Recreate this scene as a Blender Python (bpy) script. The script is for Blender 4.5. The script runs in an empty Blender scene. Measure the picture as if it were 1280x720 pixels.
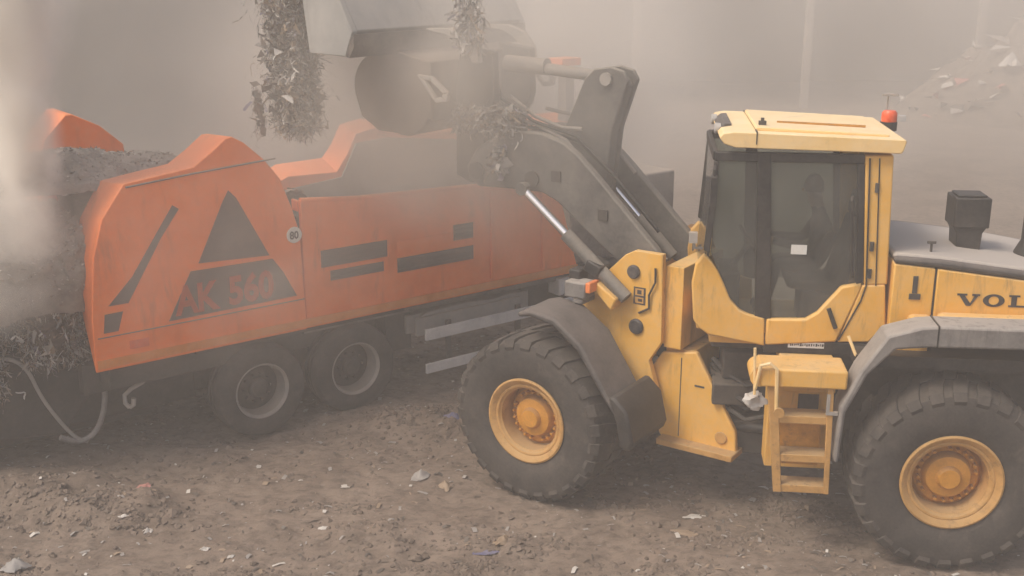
import bpy, bmesh, math, random
import numpy as np
from mathutils import Vector, Matrix, Euler
from mathutils import noise as mnoise

random.seed(7)
rng = np.random.default_rng(11)
sc = bpy.context.scene
C = sc.collection
R = math.radians

# ------------------------------------------------------------------ noise
def _hash(ix, iy, s):
    h = (ix.astype(np.int64) * 374761393 + iy.astype(np.int64) * 668265263 + s * 982451653) & 0xFFFFFFFF
    h = ((h ^ (h >> 13)) * 1274126177) & 0xFFFFFFFF
    return ((h ^ (h >> 16)) & 0xFFFF) / 65535.0

def vnoise(x, y, s=0):
    x = np.asarray(x, float); y = np.asarray(y, float)
    ix = np.floor(x); iy = np.floor(y); fx = x - ix; fy = y - iy
    fx = fx * fx * (3 - 2 * fx); fy = fy * fy * (3 - 2 * fy)
    a = _hash(ix, iy, s); b = _hash(ix + 1, iy, s); c = _hash(ix, iy + 1, s); d = _hash(ix + 1, iy + 1, s)
    return (a * (1 - fx) + b * fx) * (1 - fy) + (c * (1 - fx) + d * fx) * fy - 0.5

def fbm(x, y, s=0, o=4):
    t = 0; a = 1.0
    for k in range(o):
        t = t + a * vnoise(x * 2 ** k, y * 2 ** k, s + k); a *= 0.5
    return t

# ------------------------------------------------------------------ materials
def newmat(name):
    m = bpy.data.materials.new(name); m.use_nodes = True
    nt = m.node_tree; nt.nodes.clear()
    out = nt.nodes.new('ShaderNodeOutputMaterial')
    return m, nt, out

def N(nt, t, **kw):
    n = nt.nodes.new(t)
    for k, v in kw.items():
        if k in n.inputs: n.inputs[k].default_value = v
        else: setattr(n, k, v)
    return n

DUST = (0.36, 0.30, 0.24, 1)

def mat(name, col, rough=0.6, dust=0.35, dustcol=DUST, metal=0.0, bump=0.15, scale=3.0, vary=0.25, top=0.6):
    """painted / dirty surface: base colour broken by noise, a coat of dust that settles on upward faces"""
    m, nt, out = newmat(name)
    L = nt.links.new
    bs = N(nt, 'ShaderNodeBsdfPrincipled', Roughness=rough, Metallic=metal)
    tc = N(nt, 'ShaderNodeTexCoord'); ge = N(nt, 'ShaderNodeNewGeometry')
    oi = N(nt, 'ShaderNodeObjectInfo')
    mp = N(nt, 'ShaderNodeMapping'); L(tc.outputs['Object'], mp.inputs['Vector'])
    L(oi.outputs['Random'], mp.inputs['Location'])
    n1 = N(nt, 'ShaderNodeTexNoise', Scale=scale, Detail=8.0, Roughness=0.65); L(mp.outputs[0], n1.inputs['Vector'])
    n2 = N(nt, 'ShaderNodeTexNoise', Scale=scale * 9, Detail=5.0, Roughness=0.7); L(mp.outputs[0], n2.inputs['Vector'])
    hv = N(nt, 'ShaderNodeHueSaturation', Color=(*col, 1))
    mr = N(nt, 'ShaderNodeMapRange'); mr.inputs['From Min'].default_value = 0.3; mr.inputs['From Max'].default_value = 0.7
    mr.inputs['To Min'].default_value = 1 - vary; mr.inputs['To Max'].default_value = 1 + vary
    L(n1.outputs['Fac'], mr.inputs['Value']); L(mr.outputs[0], hv.inputs['Value'])
    sp = N(nt, 'ShaderNodeSeparateXYZ'); L(ge.outputs['Normal'], sp.inputs[0])
    up = N(nt, 'ShaderNodeMath', operation='MULTIPLY', use_clamp=True); L(sp.outputs['Z'], up.inputs[0]); up.inputs[1].default_value = top
    ad = N(nt, 'ShaderNodeMath', operation='ADD'); ad.inputs[1].default_value = dust - 0.5; 
    mx = N(nt, 'ShaderNodeMath', operation='ADD'); L(n1.outputs['Fac'], mx.inputs[0])
    s2 = N(nt, 'ShaderNodeMath', operation='MULTIPLY_ADD'); L(n2.outputs['Fac'], s2.inputs[0]); s2.inputs[1].default_value = 0.6; s2.inputs[2].default_value = -0.3
    L(s2.outputs[0], mx.inputs[1]); L(mx.outputs[0], ad.inputs[0])
    a2 = N(nt, 'ShaderNodeMath', operation='ADD', use_clamp=True); L(ad.outputs[0], a2.inputs[0]); L(up.outputs[0], a2.inputs[1])
    mix = N(nt, 'ShaderNodeMix', data_type='RGBA'); L(a2.outputs[0], mix.inputs[0]); L(hv.outputs[0], mix.inputs[6]); mix.inputs[7].default_value = dustcol
    L(mix.outputs[2], bs.inputs['Base Color'])
    rr = N(nt, 'ShaderNodeMix', data_type='FLOAT'); L(a2.outputs[0], rr.inputs[0]); rr.inputs[2].default_value = rough; rr.inputs[3].default_value = 0.95
    L(rr.outputs[0], bs.inputs['Roughness'])
    if bump:
        b = N(nt, 'ShaderNodeBump', Strength=bump, Distance=0.01); L(n2.outputs['Fac'], b.inputs['Height']); L(b.outputs[0], bs.inputs['Normal'])
    L(bs.outputs[0], out.inputs[0])
    return m

def grime(m, col, amt, sc_=(5, 5, 0.9), lo=.52, hi=.72):
    """runs of dirt down painted panels"""
    nt = m.node_tree; L = nt.links.new; bs = next(n for n in nt.nodes if n.type == 'BSDF_PRINCIPLED')
    src = bs.inputs['Base Color'].links[0].from_socket
    tc = N(nt, 'ShaderNodeTexCoord'); mp = N(nt, 'ShaderNodeMapping'); mp.inputs['Scale'].default_value = sc_; L(tc.outputs['Object'], mp.inputs[0])
    n1 = N(nt, 'ShaderNodeTexNoise', Scale=2.0, Detail=7.0, Roughness=.7, Distortion=.3); L(mp.outputs[0], n1.inputs['Vector'])
    n2 = N(nt, 'ShaderNodeTexNoise', Scale=1.3, Detail=4.0); L(tc.outputs['Object'], n2.inputs['Vector'])
    mr = N(nt, 'ShaderNodeMapRange'); mr.inputs['From Min'].default_value = lo; mr.inputs['From Max'].default_value = hi; L(n1.outputs['Fac'], mr.inputs['Value'])
    m2 = N(nt, 'ShaderNodeMapRange'); m2.inputs['From Min'].default_value = .4; m2.inputs['From Max'].default_value = .65; L(n2.outputs['Fac'], m2.inputs['Value'])
    mu = N(nt, 'ShaderNodeMath', operation='MULTIPLY'); L(mr.outputs[0], mu.inputs[0]); L(m2.outputs[0], mu.inputs[1])
    m3 = N(nt, 'ShaderNodeMath', operation='MULTIPLY'); L(mu.outputs[0], m3.inputs[0]); m3.inputs[1].default_value = amt
    mx = N(nt, 'ShaderNodeMix', data_type='RGBA'); L(m3.outputs[0], mx.inputs[0]); L(src, mx.inputs[6]); mx.inputs[7].default_value = (*col, 1)
    L(mx.outputs[2], bs.inputs['Base Color'])

def glassmat(name, tint, gloss):
    m, nt, out = newmat(name); L = nt.links.new
    tr = N(nt, 'ShaderNodeBsdfTransparent', Color=(*tint, 1))
    gl = N(nt, 'ShaderNodeBsdfGlossy', Roughness=0.06)
    df = N(nt, 'ShaderNodeBsdfDiffuse', Color=(0.30, 0.29, 0.265, 1))
    mx = N(nt, 'ShaderNodeMixShader'); lw = N(nt, 'ShaderNodeLayerWeight', Blend=0.15)
    mm = N(nt, 'ShaderNodeMath', operation='MULTIPLY'); L(lw.outputs['Fresnel'], mm.inputs[0]); mm.inputs[1].default_value = gloss
    m2 = N(nt, 'ShaderNodeMixShader')
    tc = N(nt, 'ShaderNodeTexCoord'); nz = N(nt, 'ShaderNodeTexNoise', Scale=3.0, Detail=6.0); L(tc.outputs['Object'], nz.inputs['Vector'])
    dm = N(nt, 'ShaderNodeMath', operation='MULTIPLY'); L(nz.outputs['Fac'], dm.inputs[0]); dm.inputs[1].default_value = 0.42
    L(dm.outputs[0], m2.inputs[0]); L(tr.outputs[0], m2.inputs[1]); L(df.outputs[0], m2.inputs[2])
    L(mm.outputs[0], mx.inputs[0]); L(m2.outputs[0], mx.inputs[1]); L(gl.outputs[0], mx.inputs[2])
    L(mx.outputs[0], out.inputs[0])
    return m

M = {}
M['yellow'] = mat('loader_yellow_paint', (0.84, 0.445, 0.055), 0.45, 0.22, vary=0.10, top=0.35, dustcol=(0.57, 0.43, 0.25, 1))
M['roof_yellow'] = mat('cab_roof_paint', (0.88, 0.60, 0.24), 0.45, 0.15, vary=0.05, top=0.40, dustcol=(0.80, 0.68, 0.48, 1))
M['hub_yellow'] = mat('hub_yellow_paint', (0.66, 0.29, 0.015), 0.5, 0.16, vary=0.35, scale=6, dustcol=(0.22, 0.13, 0.07, 1))
M['rim_yellow'] = mat('rim_worn_paint', (0.60, 0.31, 0.07), 0.6, 0.30, vary=0.3, scale=7, dustcol=(0.40, 0.27, 0.13, 1))
M['rubber'] = mat('tyre_rubber', (0.022, 0.021, 0.020), 0.85, 0.26, dustcol=(0.13, 0.11, 0.092, 1), vary=0.2, scale=4, bump=0.4, top=0.3)
M['dark'] = mat('dark_grey_steel', (0.030, 0.029, 0.028), 0.6, 0.25, dustcol=(0.16, 0.135, 0.11, 1), top=0.5)
M['arm'] = mat('lift_arm_grey_paint', (0.085, 0.084, 0.083), 0.45, 0.25, dustcol=(0.28, 0.25, 0.21, 1), top=0.8)
M['fender'] = mat('fender_grey_plastic', (0.12, 0.117, 0.117), 0.5, 0.36, dustcol=(0.36, 0.325, 0.29, 1), top=0.7)
M['fender_dark'] = mat('mudguard_dark_plastic', (0.036, 0.036, 0.036), 0.55, 0.18, dustcol=(0.2, 0.17, 0.15, 1), top=0.5)
M['black'] = mat('black_trim', (0.014, 0.014, 0.014), 0.45, 0.12, dustcol=(0.14, 0.12, 0.1, 1), top=0.2)
M['hood'] = mat('hood_top_dust', (0.06, 0.06, 0.06), 0.6, 0.3, dustcol=(0.44, 0.395, 0.35, 1), top=0.9, bump=0.3)
M['orange'] = mat('shredder_orange_paint', (0.93, 0.190, 0.018), 0.42, 0.08, vary=0.14, top=0.42, dustcol=(0.66, 0.32, 0.17, 1), scale=1.5)
M['orange_far'] = M['orange']
M['liner'] = mat('hopper_liner_steel', (0.07, 0.065, 0.06), 0.8, 0.3, top=0.6)
M['decal'] = mat('grey_decal_film', (0.055, 0.057, 0.06), 0.5, 0.42, dustcol=(0.24, 0.15, 0.11, 1), top=0.0, bump=0)
M['decal_red'] = mat('orange_letter_film', (0.75, 0.13, 0.035), 0.5, 0.05, top=0.0, bump=0)
M['strip'] = mat('yellow_reflective_tape', (0.74, 0.24, 0.03), 0.35, 0.12, top=0.0, bump=0)
M['alu'] = mat('aluminium_rail', (0.72, 0.71, 0.69), 0.5, 0.22, top=0.3, dustcol=(0.5, 0.46, 0.42, 1))
M['rimgrey'] = mat('steel_rim_grey', (0.34, 0.33, 0.32), 0.45, 0.25, metal=0.3, scale=6)
M['bucket'] = mat('bucket_worn_steel', (0.30, 0.31, 0.30), 0.5, 0.25, dustcol=(0.42, 0.38, 0.33, 1), top=0.7)
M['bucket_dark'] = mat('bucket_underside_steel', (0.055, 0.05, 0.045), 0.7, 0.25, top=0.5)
M['drum'] = mat('tipping_frame_brown_steel', (0.10, 0.075, 0.055), 0.75, 0.3, dustcol=(0.24, 0.19, 0.15, 1), top=0.5)
M['bracket'] = mat('bracket_pale_steel', (0.34, 0.33, 0.31), 0.55, 0.3, top=0.5)
M['white'] = mat('white_sticker', (0.72, 0.72, 0.68), 0.5, 0.1, bump=0, top=0)
M['ink'] = mat('dark_ink', (0.03, 0.03, 0.035), 0.5, 0.05, bump=0, top=0)
M['beacon'] = mat('beacon_orange_lens', (0.80, 0.10, 0.02), 0.25, 0.05, bump=0, top=0.1)
M['lamp_orange'] = mat('indicator_orange_lens', (0.85, 0.22, 0.04), 0.25, 0.05, bump=0, top=0.1)
M['lamp'] = mat('lamp_clear_lens', (0.55, 0.54, 0.52), 0.2, 0.2, bump=0, top=0.3)
M['seat'] = mat('seat_dark_fabric', (0.020, 0.020, 0.022), 0.9, 0.1, top=0.1)
M['cloth'] = mat('dark_work_clothes', (0.022, 0.024, 0.03), 0.9, 0.08, top=0.0)
M['skin'] = mat('skin', (0.42, 0.25, 0.17), 0.55, 0.05, bump=0, top=0)
M['glass'] = glassmat('cab_glass', (0.70, 0.74, 0.71), 0.9)
M['concrete'] = mat('stained_concrete', (0.22, 0.20, 0.18), 0.9, 0.3, scale=0.6, vary=0.3)
M['push_wall'] = mat('darkened_concrete', (0.050, 0.045, 0.040), 0.9, 0.2, scale=0.25, vary=0.5, dustcol=(0.12, 0.10, 0.08, 1))  # shaded backdrop put into the colour, so the plume reads brighter
M['hall_wall'] = mat('dark_sheet_wall', (0.028, 0.026, 0.024), 0.8, 0.1, scale=0.4, vary=0.3, dustcol=(0.10, 0.085, 0.07, 1))
M['fluff'] = mat('shredded_fluff', (0.20, 0.175, 0.15), 0.95, 0.4, dustcol=(0.36, 0.32, 0.27, 1), bump=0.9, scale=5, vary=0.5, top=0.25)
M['soil'] = mat('dry_soil', (0.15, 0.115, 0.09), 0.95, 0.45, dustcol=(0.19, 0.15, 0.12, 1), bump=0.8, scale=2.5, vary=0.35, top=0.1)
def scrap(n, c, r=0.6): return mat(n, c, r, 0.18, bump=0.1, top=0.1, vary=0.2)
M['s_white'] = scrap('scrap_white_plastic', (0.62, 0.60, 0.56), 0.45)
M['s_grey'] = scrap('scrap_grey_film', (0.30, 0.29, 0.28), 0.5)
M['s_dark'] = scrap('scrap_black_film', (0.028, 0.026, 0.025), 0.5)
M['s_brown'] = scrap('scrap_brown_matter', (0.075, 0.052, 0.036), 0.9)
M['s_tan'] = scrap('scrap_cardboard', (0.28, 0.20, 0.13), 0.85)
M['s_blue'] = scrap('scrap_blue_film', (0.07, 0.085, 0.21), 0.6)
M['s_pink'] = scrap('scrap_pink_film', (0.48, 0.17, 0.15), 0.5)
M['s_red'] = scrap('scrap_red_plastic', (0.45, 0.09, 0.07), 0.5)
M['s_lilac'] = scrap('scrap_lilac_film', (0.20, 0.19, 0.27), 0.5)
grime(M['yellow'], (0.16, 0.10, 0.05), .75); grime(M['orange'], (0.22, 0.10, 0.05), .6, (2.5, 2.5, .5)); grime(M['roof_yellow'], (0.38, 0.27, 0.14), .5, (2, 2, 2))
grime(M['fender'], (0.06, 0.055, 0.05), .7); grime(M['arm'], (0.20, 0.165, 0.13), .6); grime(M['rim_yellow'], (0.10, 0.06, 0.035), .8, (6, 6, 6)); grime(M['hub_yellow'], (0.07, 0.045, 0.03), .8, (6, 6, 6))
grime(M['rubber'], (0.15, 0.125, 0.10), .6, (3, 3, 3)); grime(M['bucket'], (0.10, 0.08, 0.06), .7)
# chrome
_m, _nt, _o = newmat('chrome_rod')
_b = N(_nt, 'ShaderNodeBsdfPrincipled', Roughness=0.22, Metallic=1.0); _b.inputs['Base Color'].default_value = (0.93, 0.92, 0.92, 1)
_nt.links.new(_b.outputs[0], _o.inputs[0]); M['chrome'] = _m

# ------------------------------------------------------------------ mesh builder
class MB:
    def __init__(s): s.v = []; s.f = []; s.m = []; s.sm = []
    def add(s, vs, fs, mi=0, smooth=False):
        o = len(s.v); s.v += [tuple(p) for p in vs]
        for f in fs: s.f.append([i + o for i in f]); s.m.append(mi); s.sm.append(smooth)
        return s
    def box(s, lo, hi, mi=0, mat4=None):
        x0, y0, z0 = lo; x1, y1, z1 = hi
        v = [(x0, y0, z0), (x1, y0, z0), (x1, y1, z0), (x0, y1, z0), (x0, y0, z1), (x1, y0, z1), (x1, y1, z1), (x0, y1, z1)]
        if mat4 is not None: v = [tuple(mat4 @ Vector(p)) for p in v]
        return s.add(v, [(0, 3, 2, 1), (4, 5, 6, 7), (0, 1, 5, 4), (1, 2, 6, 5), (2, 3, 7, 6), (3, 0, 4, 7)], mi)
    def prism(s, poly, y0, y1, mi=0, poly2=None):
        """poly: (x, z) outline at y0, poly2 the outline at y1"""
        p2 = poly2 or poly; n = len(poly)
        v = [(x, y0, z) for x, z in poly] + [(x, y1, z) for x, z in p2]
        f = [list(range(n)), list(range(2 * n - 1, n - 1, -1))]
        f += [(i, n + i, n + (i + 1) % n, (i + 1) % n) for i in range(n)]
        return s.add(v, f, mi)
    def lathe(s, prof, seg=48, axis='y', org=(0, 0, 0), mi=0, close=False):
        """prof: (r, t) along the axis"""
        v = []; f = []; n = len(prof)
        for k in range(seg):
            a = 2 * math.pi * k / seg
            for r, t in prof:
                c, d = r * math.cos(a), r * math.sin(a)
                p = {'y': (c, t, d), 'z': (c, d, t), 'x': (t, c, d)}[axis]
                v.append((p[0] + org[0], p[1] + org[1], p[2] + org[2]))
        for k in range(seg):
            k2 = (k + 1) % seg
            for i in range(n - 1 + (1 if close else 0)):
                j = (i + 1) % n
                f.append((k * n + i, k * n + j, k2 * n + j, k2 * n + i))
        return s.add(v, f, mi, True)
    def tube(s, pts, r, seg=10, mi=0, r2=None):
        pts = [Vector(p) for p in pts]; n = len(pts); v = []; f = []
        prev = None
        for i, p in enumerate(pts):
            t = (pts[min(i + 1, n - 1)] - pts[max(i - 1, 0)]).normalized()
            if prev is None:
                a = t.orthogonal().normalized()
            else:
                a = (prev - t * prev.dot(t)).normalized()
            prev = a; b = t.cross(a)
            rr = r if r2 is None else r + (r2 - r) * i / (n - 1)
            for k in range(seg):
                an = 2 * math.pi * k / seg
                v.append(p + (a * math.cos(an) + b * math.sin(an)) * rr)
        for i in range(n - 1):
            for k in range(seg):
                k2 = (k + 1) % seg
                f.append((i * seg + k, i * seg + k2, (i + 1) * seg + k2, (i + 1) * seg + k))
        o = len(s.v)
        s.add(v, f, mi, True)
        s.add(v[:seg], [list(range(seg))[::-1]], mi); s.add(v[-seg:], [list(range(seg))], mi)
        return s
    def build(s, name, mats, parent=None, rz=None, bevel=0.0, smooth_angle=35, fix=True):
        me = bpy.data.meshes.new(name); me.from_pydata(s.v, [], s.f)
        if not isinstance(mats, (list, tuple)): mats = [mats]
        for m in mats: me.materials.append(m)
        me.polygons.foreach_set('material_index', s.m)
        if fix:
            bm = bmesh.new(); bm.from_mesh(me); bmesh.ops.recalc_face_normals(bm, faces=bm.faces); bm.to_mesh(me); bm.free()
        me.polygons.foreach_set('use_smooth', [True] * len(me.polygons))
        me.set_sharp_from_angle(angle=R(smooth_angle))
        me.update()
        o = bpy.data.objects.new(name, me); C.objects.link(o)
        if parent is not None: o.parent = parent
        if rz is not None: o.rotation_euler = (0, 0, rz)
        if bevel:
            b = o.modifiers.new('bevel', 'BEVEL'); b.width = bevel; b.segments = 2; b.limit_method = 'ANGLE'; b.angle_limit = R(40)
        return o

def empty(name, loc=(0, 0, 0), rz=0, parent=None):
    o = bpy.data.objects.new(name, None); C.objects.link(o); o.location = loc; o.rotation_euler = (0, 0, rz); o.empty_display_size = 0.3
    if parent: o.parent = parent
    return o

def tag(o, label=None, cat=None, group=None, kind=None):
    if label: o['label'] = label
    if cat: o['category'] = cat
    if group: o['group'] = group
    if kind: o['kind'] = kind
    return o

def textmesh(mb, body, size, place, mi=0, bold=0.0, depth=0.004):
    """built in font turned into mesh; place(a, b, c) maps text plane to local coordinates"""
    cu = bpy.data.curves.new('t', 'FONT'); cu.body = body; cu.size = size; cu.extrude = depth; cu.offset = bold; cu.resolution_u = 3
    o = bpy.data.objects.new('t', cu); C.objects.link(o)
    dg = bpy.context.evaluated_depsgraph_get()
    me = bpy.data.meshes.new_from_object(o.evaluated_get(dg))
    mb.add([place(*v.co) for v in me.vertices], [list(p.vertices) for p in me.polygons], mi)
    bpy.data.objects.remove(o); bpy.data.curves.remove(cu); bpy.data.meshes.remove(me)

def arc(cx, cz, r, a0, a1, n):
    return [(cx + r * math.cos(R(a0 + (a1 - a0) * i / n)), cz + r * math.sin(R(a0 + (a1 - a0) * i / n))) for i in range(n + 1)]

# ================================================================== SETTING
WH = [(4.1, 9.8), (0.1, 11.3), (4.4, 12.1), (1.2, 13.2)]
def ground_h(x, y):
    near = np.exp(-((y - 13) / 12.0) ** 2)
    h = 0.05 * fbm(x * 0.5, y * 0.5, 3, 3) + 0.075 * fbm(x * 1.7, y * 1.7, 9, 4) * near + 0.035 * fbm(x * 7, y * 7, 21, 3) * near
    h = h + 0.30 * np.exp(-(((x + 5.6) / 1.4) ** 2 + ((y - 11.2) / 0.45) ** 2)) * (0.8 + 1.2 * vnoise(x * 3, y * 3, 5))
    h = h + 0.13 * np.exp(-(((x + 1.35) / 0.45) ** 2 + ((y - 10.35) / 0.22) ** 2)) * (1 + 1.0 * vnoise(x * 6, y * 6, 6))
    h = h + 0.10 * np.exp(-(((x + 0.1) / 0.5) ** 2 + ((y - 10.1) / 0.22) ** 2)) * (1 + 1.0 * vnoise(x * 6, y * 6, 8))
    h = h + 0.16 * np.exp(-(((x + 4.3) / 0.9) ** 2 + ((y - 10.75) / 0.3) ** 2)) * (1 + 1.4 * vnoise(x * 5, y * 5, 16))
    h = h + 0.22 * np.exp(-(((x + 1.0) / 0.9) ** 2 + ((y - 13.3) / 0.5) ** 2)) * (1 + 1.0 * vnoise(x * 5, y * 5, 7))
    far = np.clip((y - 30) / 30, 0, 1)
    h = h + far * 0.5 * fbm(x * 0.15, y * 0.15, 31, 3)
    return h

def axis(lo, hi, step, out):
    a = list(np.arange(lo, hi + 1e-6, step)); d = step; p = hi
    while p < out: d *= 1.25; p += d; a.append(p)
    d = step; p = lo; pre = []
    while p > -out: d *= 1.25; p -= d; pre.append(p)
    return np.array(pre[::-1] + a)
gx = axis(-8.5, 8.5, 0.055, 320); gy = axis(8.6, 17, 0.055, 320)
X, Y = np.meshgrid(gx, gy); Z = ground_h(X, Y)
nx, ny = len(gx), len(gy)
vs = np.stack([X, Y, Z], -1).reshape(-1, 3)
i0 = (np.arange(ny - 1)[:, None] * nx + np.arange(nx - 1)[None]).reshape(-1)
fs = np.stack([i0, i0 + 1, i0 + nx + 1, i0 + nx], -1)
me = bpy.data.meshes.new('ground'); me.from_pydata(vs.tolist(), [], fs.tolist())
me.polygons.foreach_set('use_smooth', [True] * len(me.polygons))
go = bpy.data.objects.new('ground', me); C.objects.link(go); go['kind'] = 'structure'
# ground material
m, nt, out = newmat('dump_ground'); L = nt.links.new
bs = N(nt, 'ShaderNodeBsdfPrincipled', Roughness=0.95); tc = N(nt, 'ShaderNodeTexCoord')
n1 = N(nt, 'ShaderNodeTexNoise', Scale=0.9, Detail=9.0, Roughness=0.62); L(tc.outputs['Object'], n1.inputs['Vector'])
mp = N(nt, 'ShaderNodeMapping'); mp.inputs['Scale'].default_value = (1.0, 1.5, 1.0); L(tc.outputs['Object'], mp.inputs[0])
n2 = N(nt, 'ShaderNodeTexNoise', Scale=5.5, Detail=8.0, Roughness=0.72); L(mp.outputs[0], n2.inputs['Vector'])
n3 = N(nt, 'ShaderNodeTexVoronoi', Scale=26.0); L(tc.outputs['Object'], n3.inputs['Vector'])
r1 = N(nt, 'ShaderNodeValToRGB'); L(n1.outputs['Fac'], r1.inputs[0])
e = r1.color_ramp.elements; e[0].position = 0.34; e[0].color = (0.158, 0.122, 0.094, 1); e[1].position = 0.66; e[1].color = (0.240, 0.190, 0.150, 1)
r2 = N(nt, 'ShaderNodeValToRGB'); L(n2.outputs['Fac'], r2.inputs[0])
e = r2.color_ramp.elements; e[0].position = 0.36; e[0].color = (0.48, 0.46, 0.44, 1); e[1].position = 0.54; e[1].color = (1.12, 1.1, 1.08, 1)
mxg = N(nt, 'ShaderNodeMix', data_type='RGBA', blend_type='MULTIPLY'); mxg.inputs[0].default_value = 0.75
L(r1.outputs[0], mxg.inputs[6]); L(r2.outputs[0], mxg.inputs[7])
r3 = N(nt, 'ShaderNodeValToRGB'); L(n3.outputs['Color'], r3.inputs[0])
e = r3.color_ramp.elements; e[0].position = 0.86; e[0].color = (0, 0, 0, 1); e[1].position = 0.9; e[1].color = (0.5, 0.5, 0.5, 1)
mx2 = N(nt, 'ShaderNodeMix', data_type='RGBA'); L(r3.outputs[0], mx2.inputs[0]); L(mxg.outputs[2], mx2.inputs[6]); mx2.inputs[7].default_value = (0.24, 0.20, 0.165, 1)
L(mx2.outputs[2], bs.inputs['Base Color'])
bp = N(nt, 'ShaderNodeBump', Strength=0.8, Distance=0.03); L(n2.outputs['Fac'], bp.inputs['Height']); L(bp.outputs[0], bs.inputs['Normal'])
L(bs.outputs[0], out.inputs[0]); me.materials.append(m)

# ------------------------------------------------------------------ loose litter trodden into the ground (stuff)
def scatter(n, x0, x1, y0, y1, smin, smax, mats, weights, seed, clod=False, dens=None):
    rg = np.random.default_rng(seed); mb = MB(); k = 0
    while k < n:
        x = rg.uniform(x0, x1); y = y0 + (y1 - y0) * rg.uniform() ** 1.3
        if dens is not None and rg.uniform() > dens(x, y): continue
        z = float(ground_h(np.array([x]), np.array([y]))[0]); s = smin + (smax - smin) * rg.uniform() ** 3
        mi = int(rg.choice(len(mats), p=weights)); k += 1
        a = rg.uniform(0, 6.28); ca, sa = math.cos(a), math.sin(a)
        if clod:
            v = []
            for d in ((1, 0, 0), (0, 1, 0), (-1, 0, 0), (0, -1, 0), (0, 0, .8), (.55, .55, .45), (-.55, .55, .5), (-.55, -.55, .4), (.55, -.55, .5)):
                q = np.array(d) * s * rg.uniform(0.6, 1.25, 3)
                v.append((x + ca * q[0] - sa * q[1], y + sa * q[0] + ca * q[1], z - 0.2 * s + q[2]))
            mb.add(v, [(0, 5, 8), (5, 1, 6), (6, 2, 7), (7, 3, 8), (0, 1, 5), (1, 2, 6), (2, 3, 7), (3, 0, 8), (4, 5, 6), (4, 6, 7), (4, 7, 8), (4, 8, 5)], mi, True)
        else:
            l, w = s * rg.uniform(0.8, 2.2), s * rg.uniform(0.3, 0.9); h = s * rg.uniform(0.05, 0.9)
            P = [(-l, -w, rg.uniform(0, .3) * h), (l * .1, -w * rg.uniform(.6, 1.3), h), (l, -w * .7, rg.uniform(0, .6) * h),
                 (l * rg.uniform(.7, 1), w, rg.uniform(0, .6) * h), (0, w * rg.uniform(.6, 1.2), h * rg.uniform(.6, 1.3)), (-l * rg.uniform(.7, 1), w, 0)]
            v = [(x + ca * p[0] - sa * p[1], y + sa * p[0] + ca * p[1], z + 0.004 + p[2]) for p in P]
            mb.add(v, [(0, 1, 4, 5), (1, 2, 3, 4)], mi)
    return mb
lit = scatter(9500, -7.5, 7.5, 8.7, 17.5, 0.004, 0.034, None or list(range(6)), [.39, .17, .05, .26, .13, .00], 5,
              dens=lambda x, y: 0.25 + 0.9 * max(0, float(vnoise(np.array([x * .9]), np.array([y * .9]), 77)[0]) + 0.35))
o = lit.build('litter', [M['s_brown'], M['s_dark'], M['s_white'], M['s_grey'], M['s_tan'], M['s_blue']], fix=False)
tag(o, 'small scraps of plastic and paper trodden into the brown dirt', 'litter', kind='stuff')
cl = scatter(7000, -7.5, 7.5, 8.7, 17.5, 0.006, 0.06, list(range(2)), [.88, .12], 6, clod=True,
             dens=lambda x, y: 0.12 + 1.3 * max(0, float(vnoise(np.array([x * .7]), np.array([y * 1.1]), 91)[0]) + 0.15) + (0.8 if (x < -3.4 and y < 11.7 and y > 10.3) else 0))
PATCH = [(-4.6, 10.75, .9, .3), (-3.7, 10.55, .5, .16), (-1.35, 10.35, .5, .2), (-.05, 10.15, .55, .2), (-.5, 9.75, .7, .14), (1.4, 9.7, .6, .14), (2.3, 10.3, .7, .2), (-1.0, 13.2, .9, .5), (-2.2, 9.6, .8, .15), (-5.0, 9.8, .4, .2), (2.9, 10.9, .5, .3), (-1.9, 11.0, .5, .1)]
cr = scatter(5200, -7.5, 7.5, 8.7, 15, 0.006, 0.045, [0, 1], [.55, .45], 8, clod=True,
             dens=lambda x, y: max(math.exp(-((x - a) / c) ** 2 - ((y - b) / d_) ** 2) for a, b, c, d_ in PATCH) * (.3 + 1.4 * max(0, .5 + float(vnoise(np.array([x * 4]), np.array([y * 7]), 33)[0]))))
o = cr.build('crumbled_dirt', [M['s_brown'], M['soil']]); tag(o, 'darker loose crumbs of dirt lying in low patches', 'dirt crumbs', kind='stuff')
o = cl.build('dirt_clods', [M['soil'], M['s_brown']])
tag(o, 'loose clods of brown soil strewn over the yard', 'dirt clods', kind='stuff')

# ------------------------------------------------------------------ hall behind
hall = empty('storage_hall', (0, 48, 0)); tag(hall, 'long open fronted hall with concrete columns and dark bays, faint in the dust', 'building')
MB().box((-48, 11.0, -0.6), (48, 11.3, 9)).build('wall', M['hall_wall'], hall)
MB().box((-48, -0.8, 9.0), (48, 11.3, 9.3)).build('roof', M['hall_wall'], hall)
MB().box((-48, -0.45, 7.8), (48, 0.25, 8.997)).build('lintel', M['concrete'], hall)
for k in range(-6, 8):
    x = 5.2 + 7.2 * (k - 0) - 7.2 * 0
    if abs(x) < 47: MB().box((x - 0.15, -0.2, -0.6), (x + 0.15, 0.15, 7.797)).build('column', M['concrete'], hall, bevel=0.02)
pw = MB().box((-34, 31, -0.5), (-3.6, 31.5, 6.4)).build('push_wall', M['push_wall'], bevel=0.03)
tag(pw, 'grey concrete push wall behind the shredder, lost in dust', 'wall')

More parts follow.
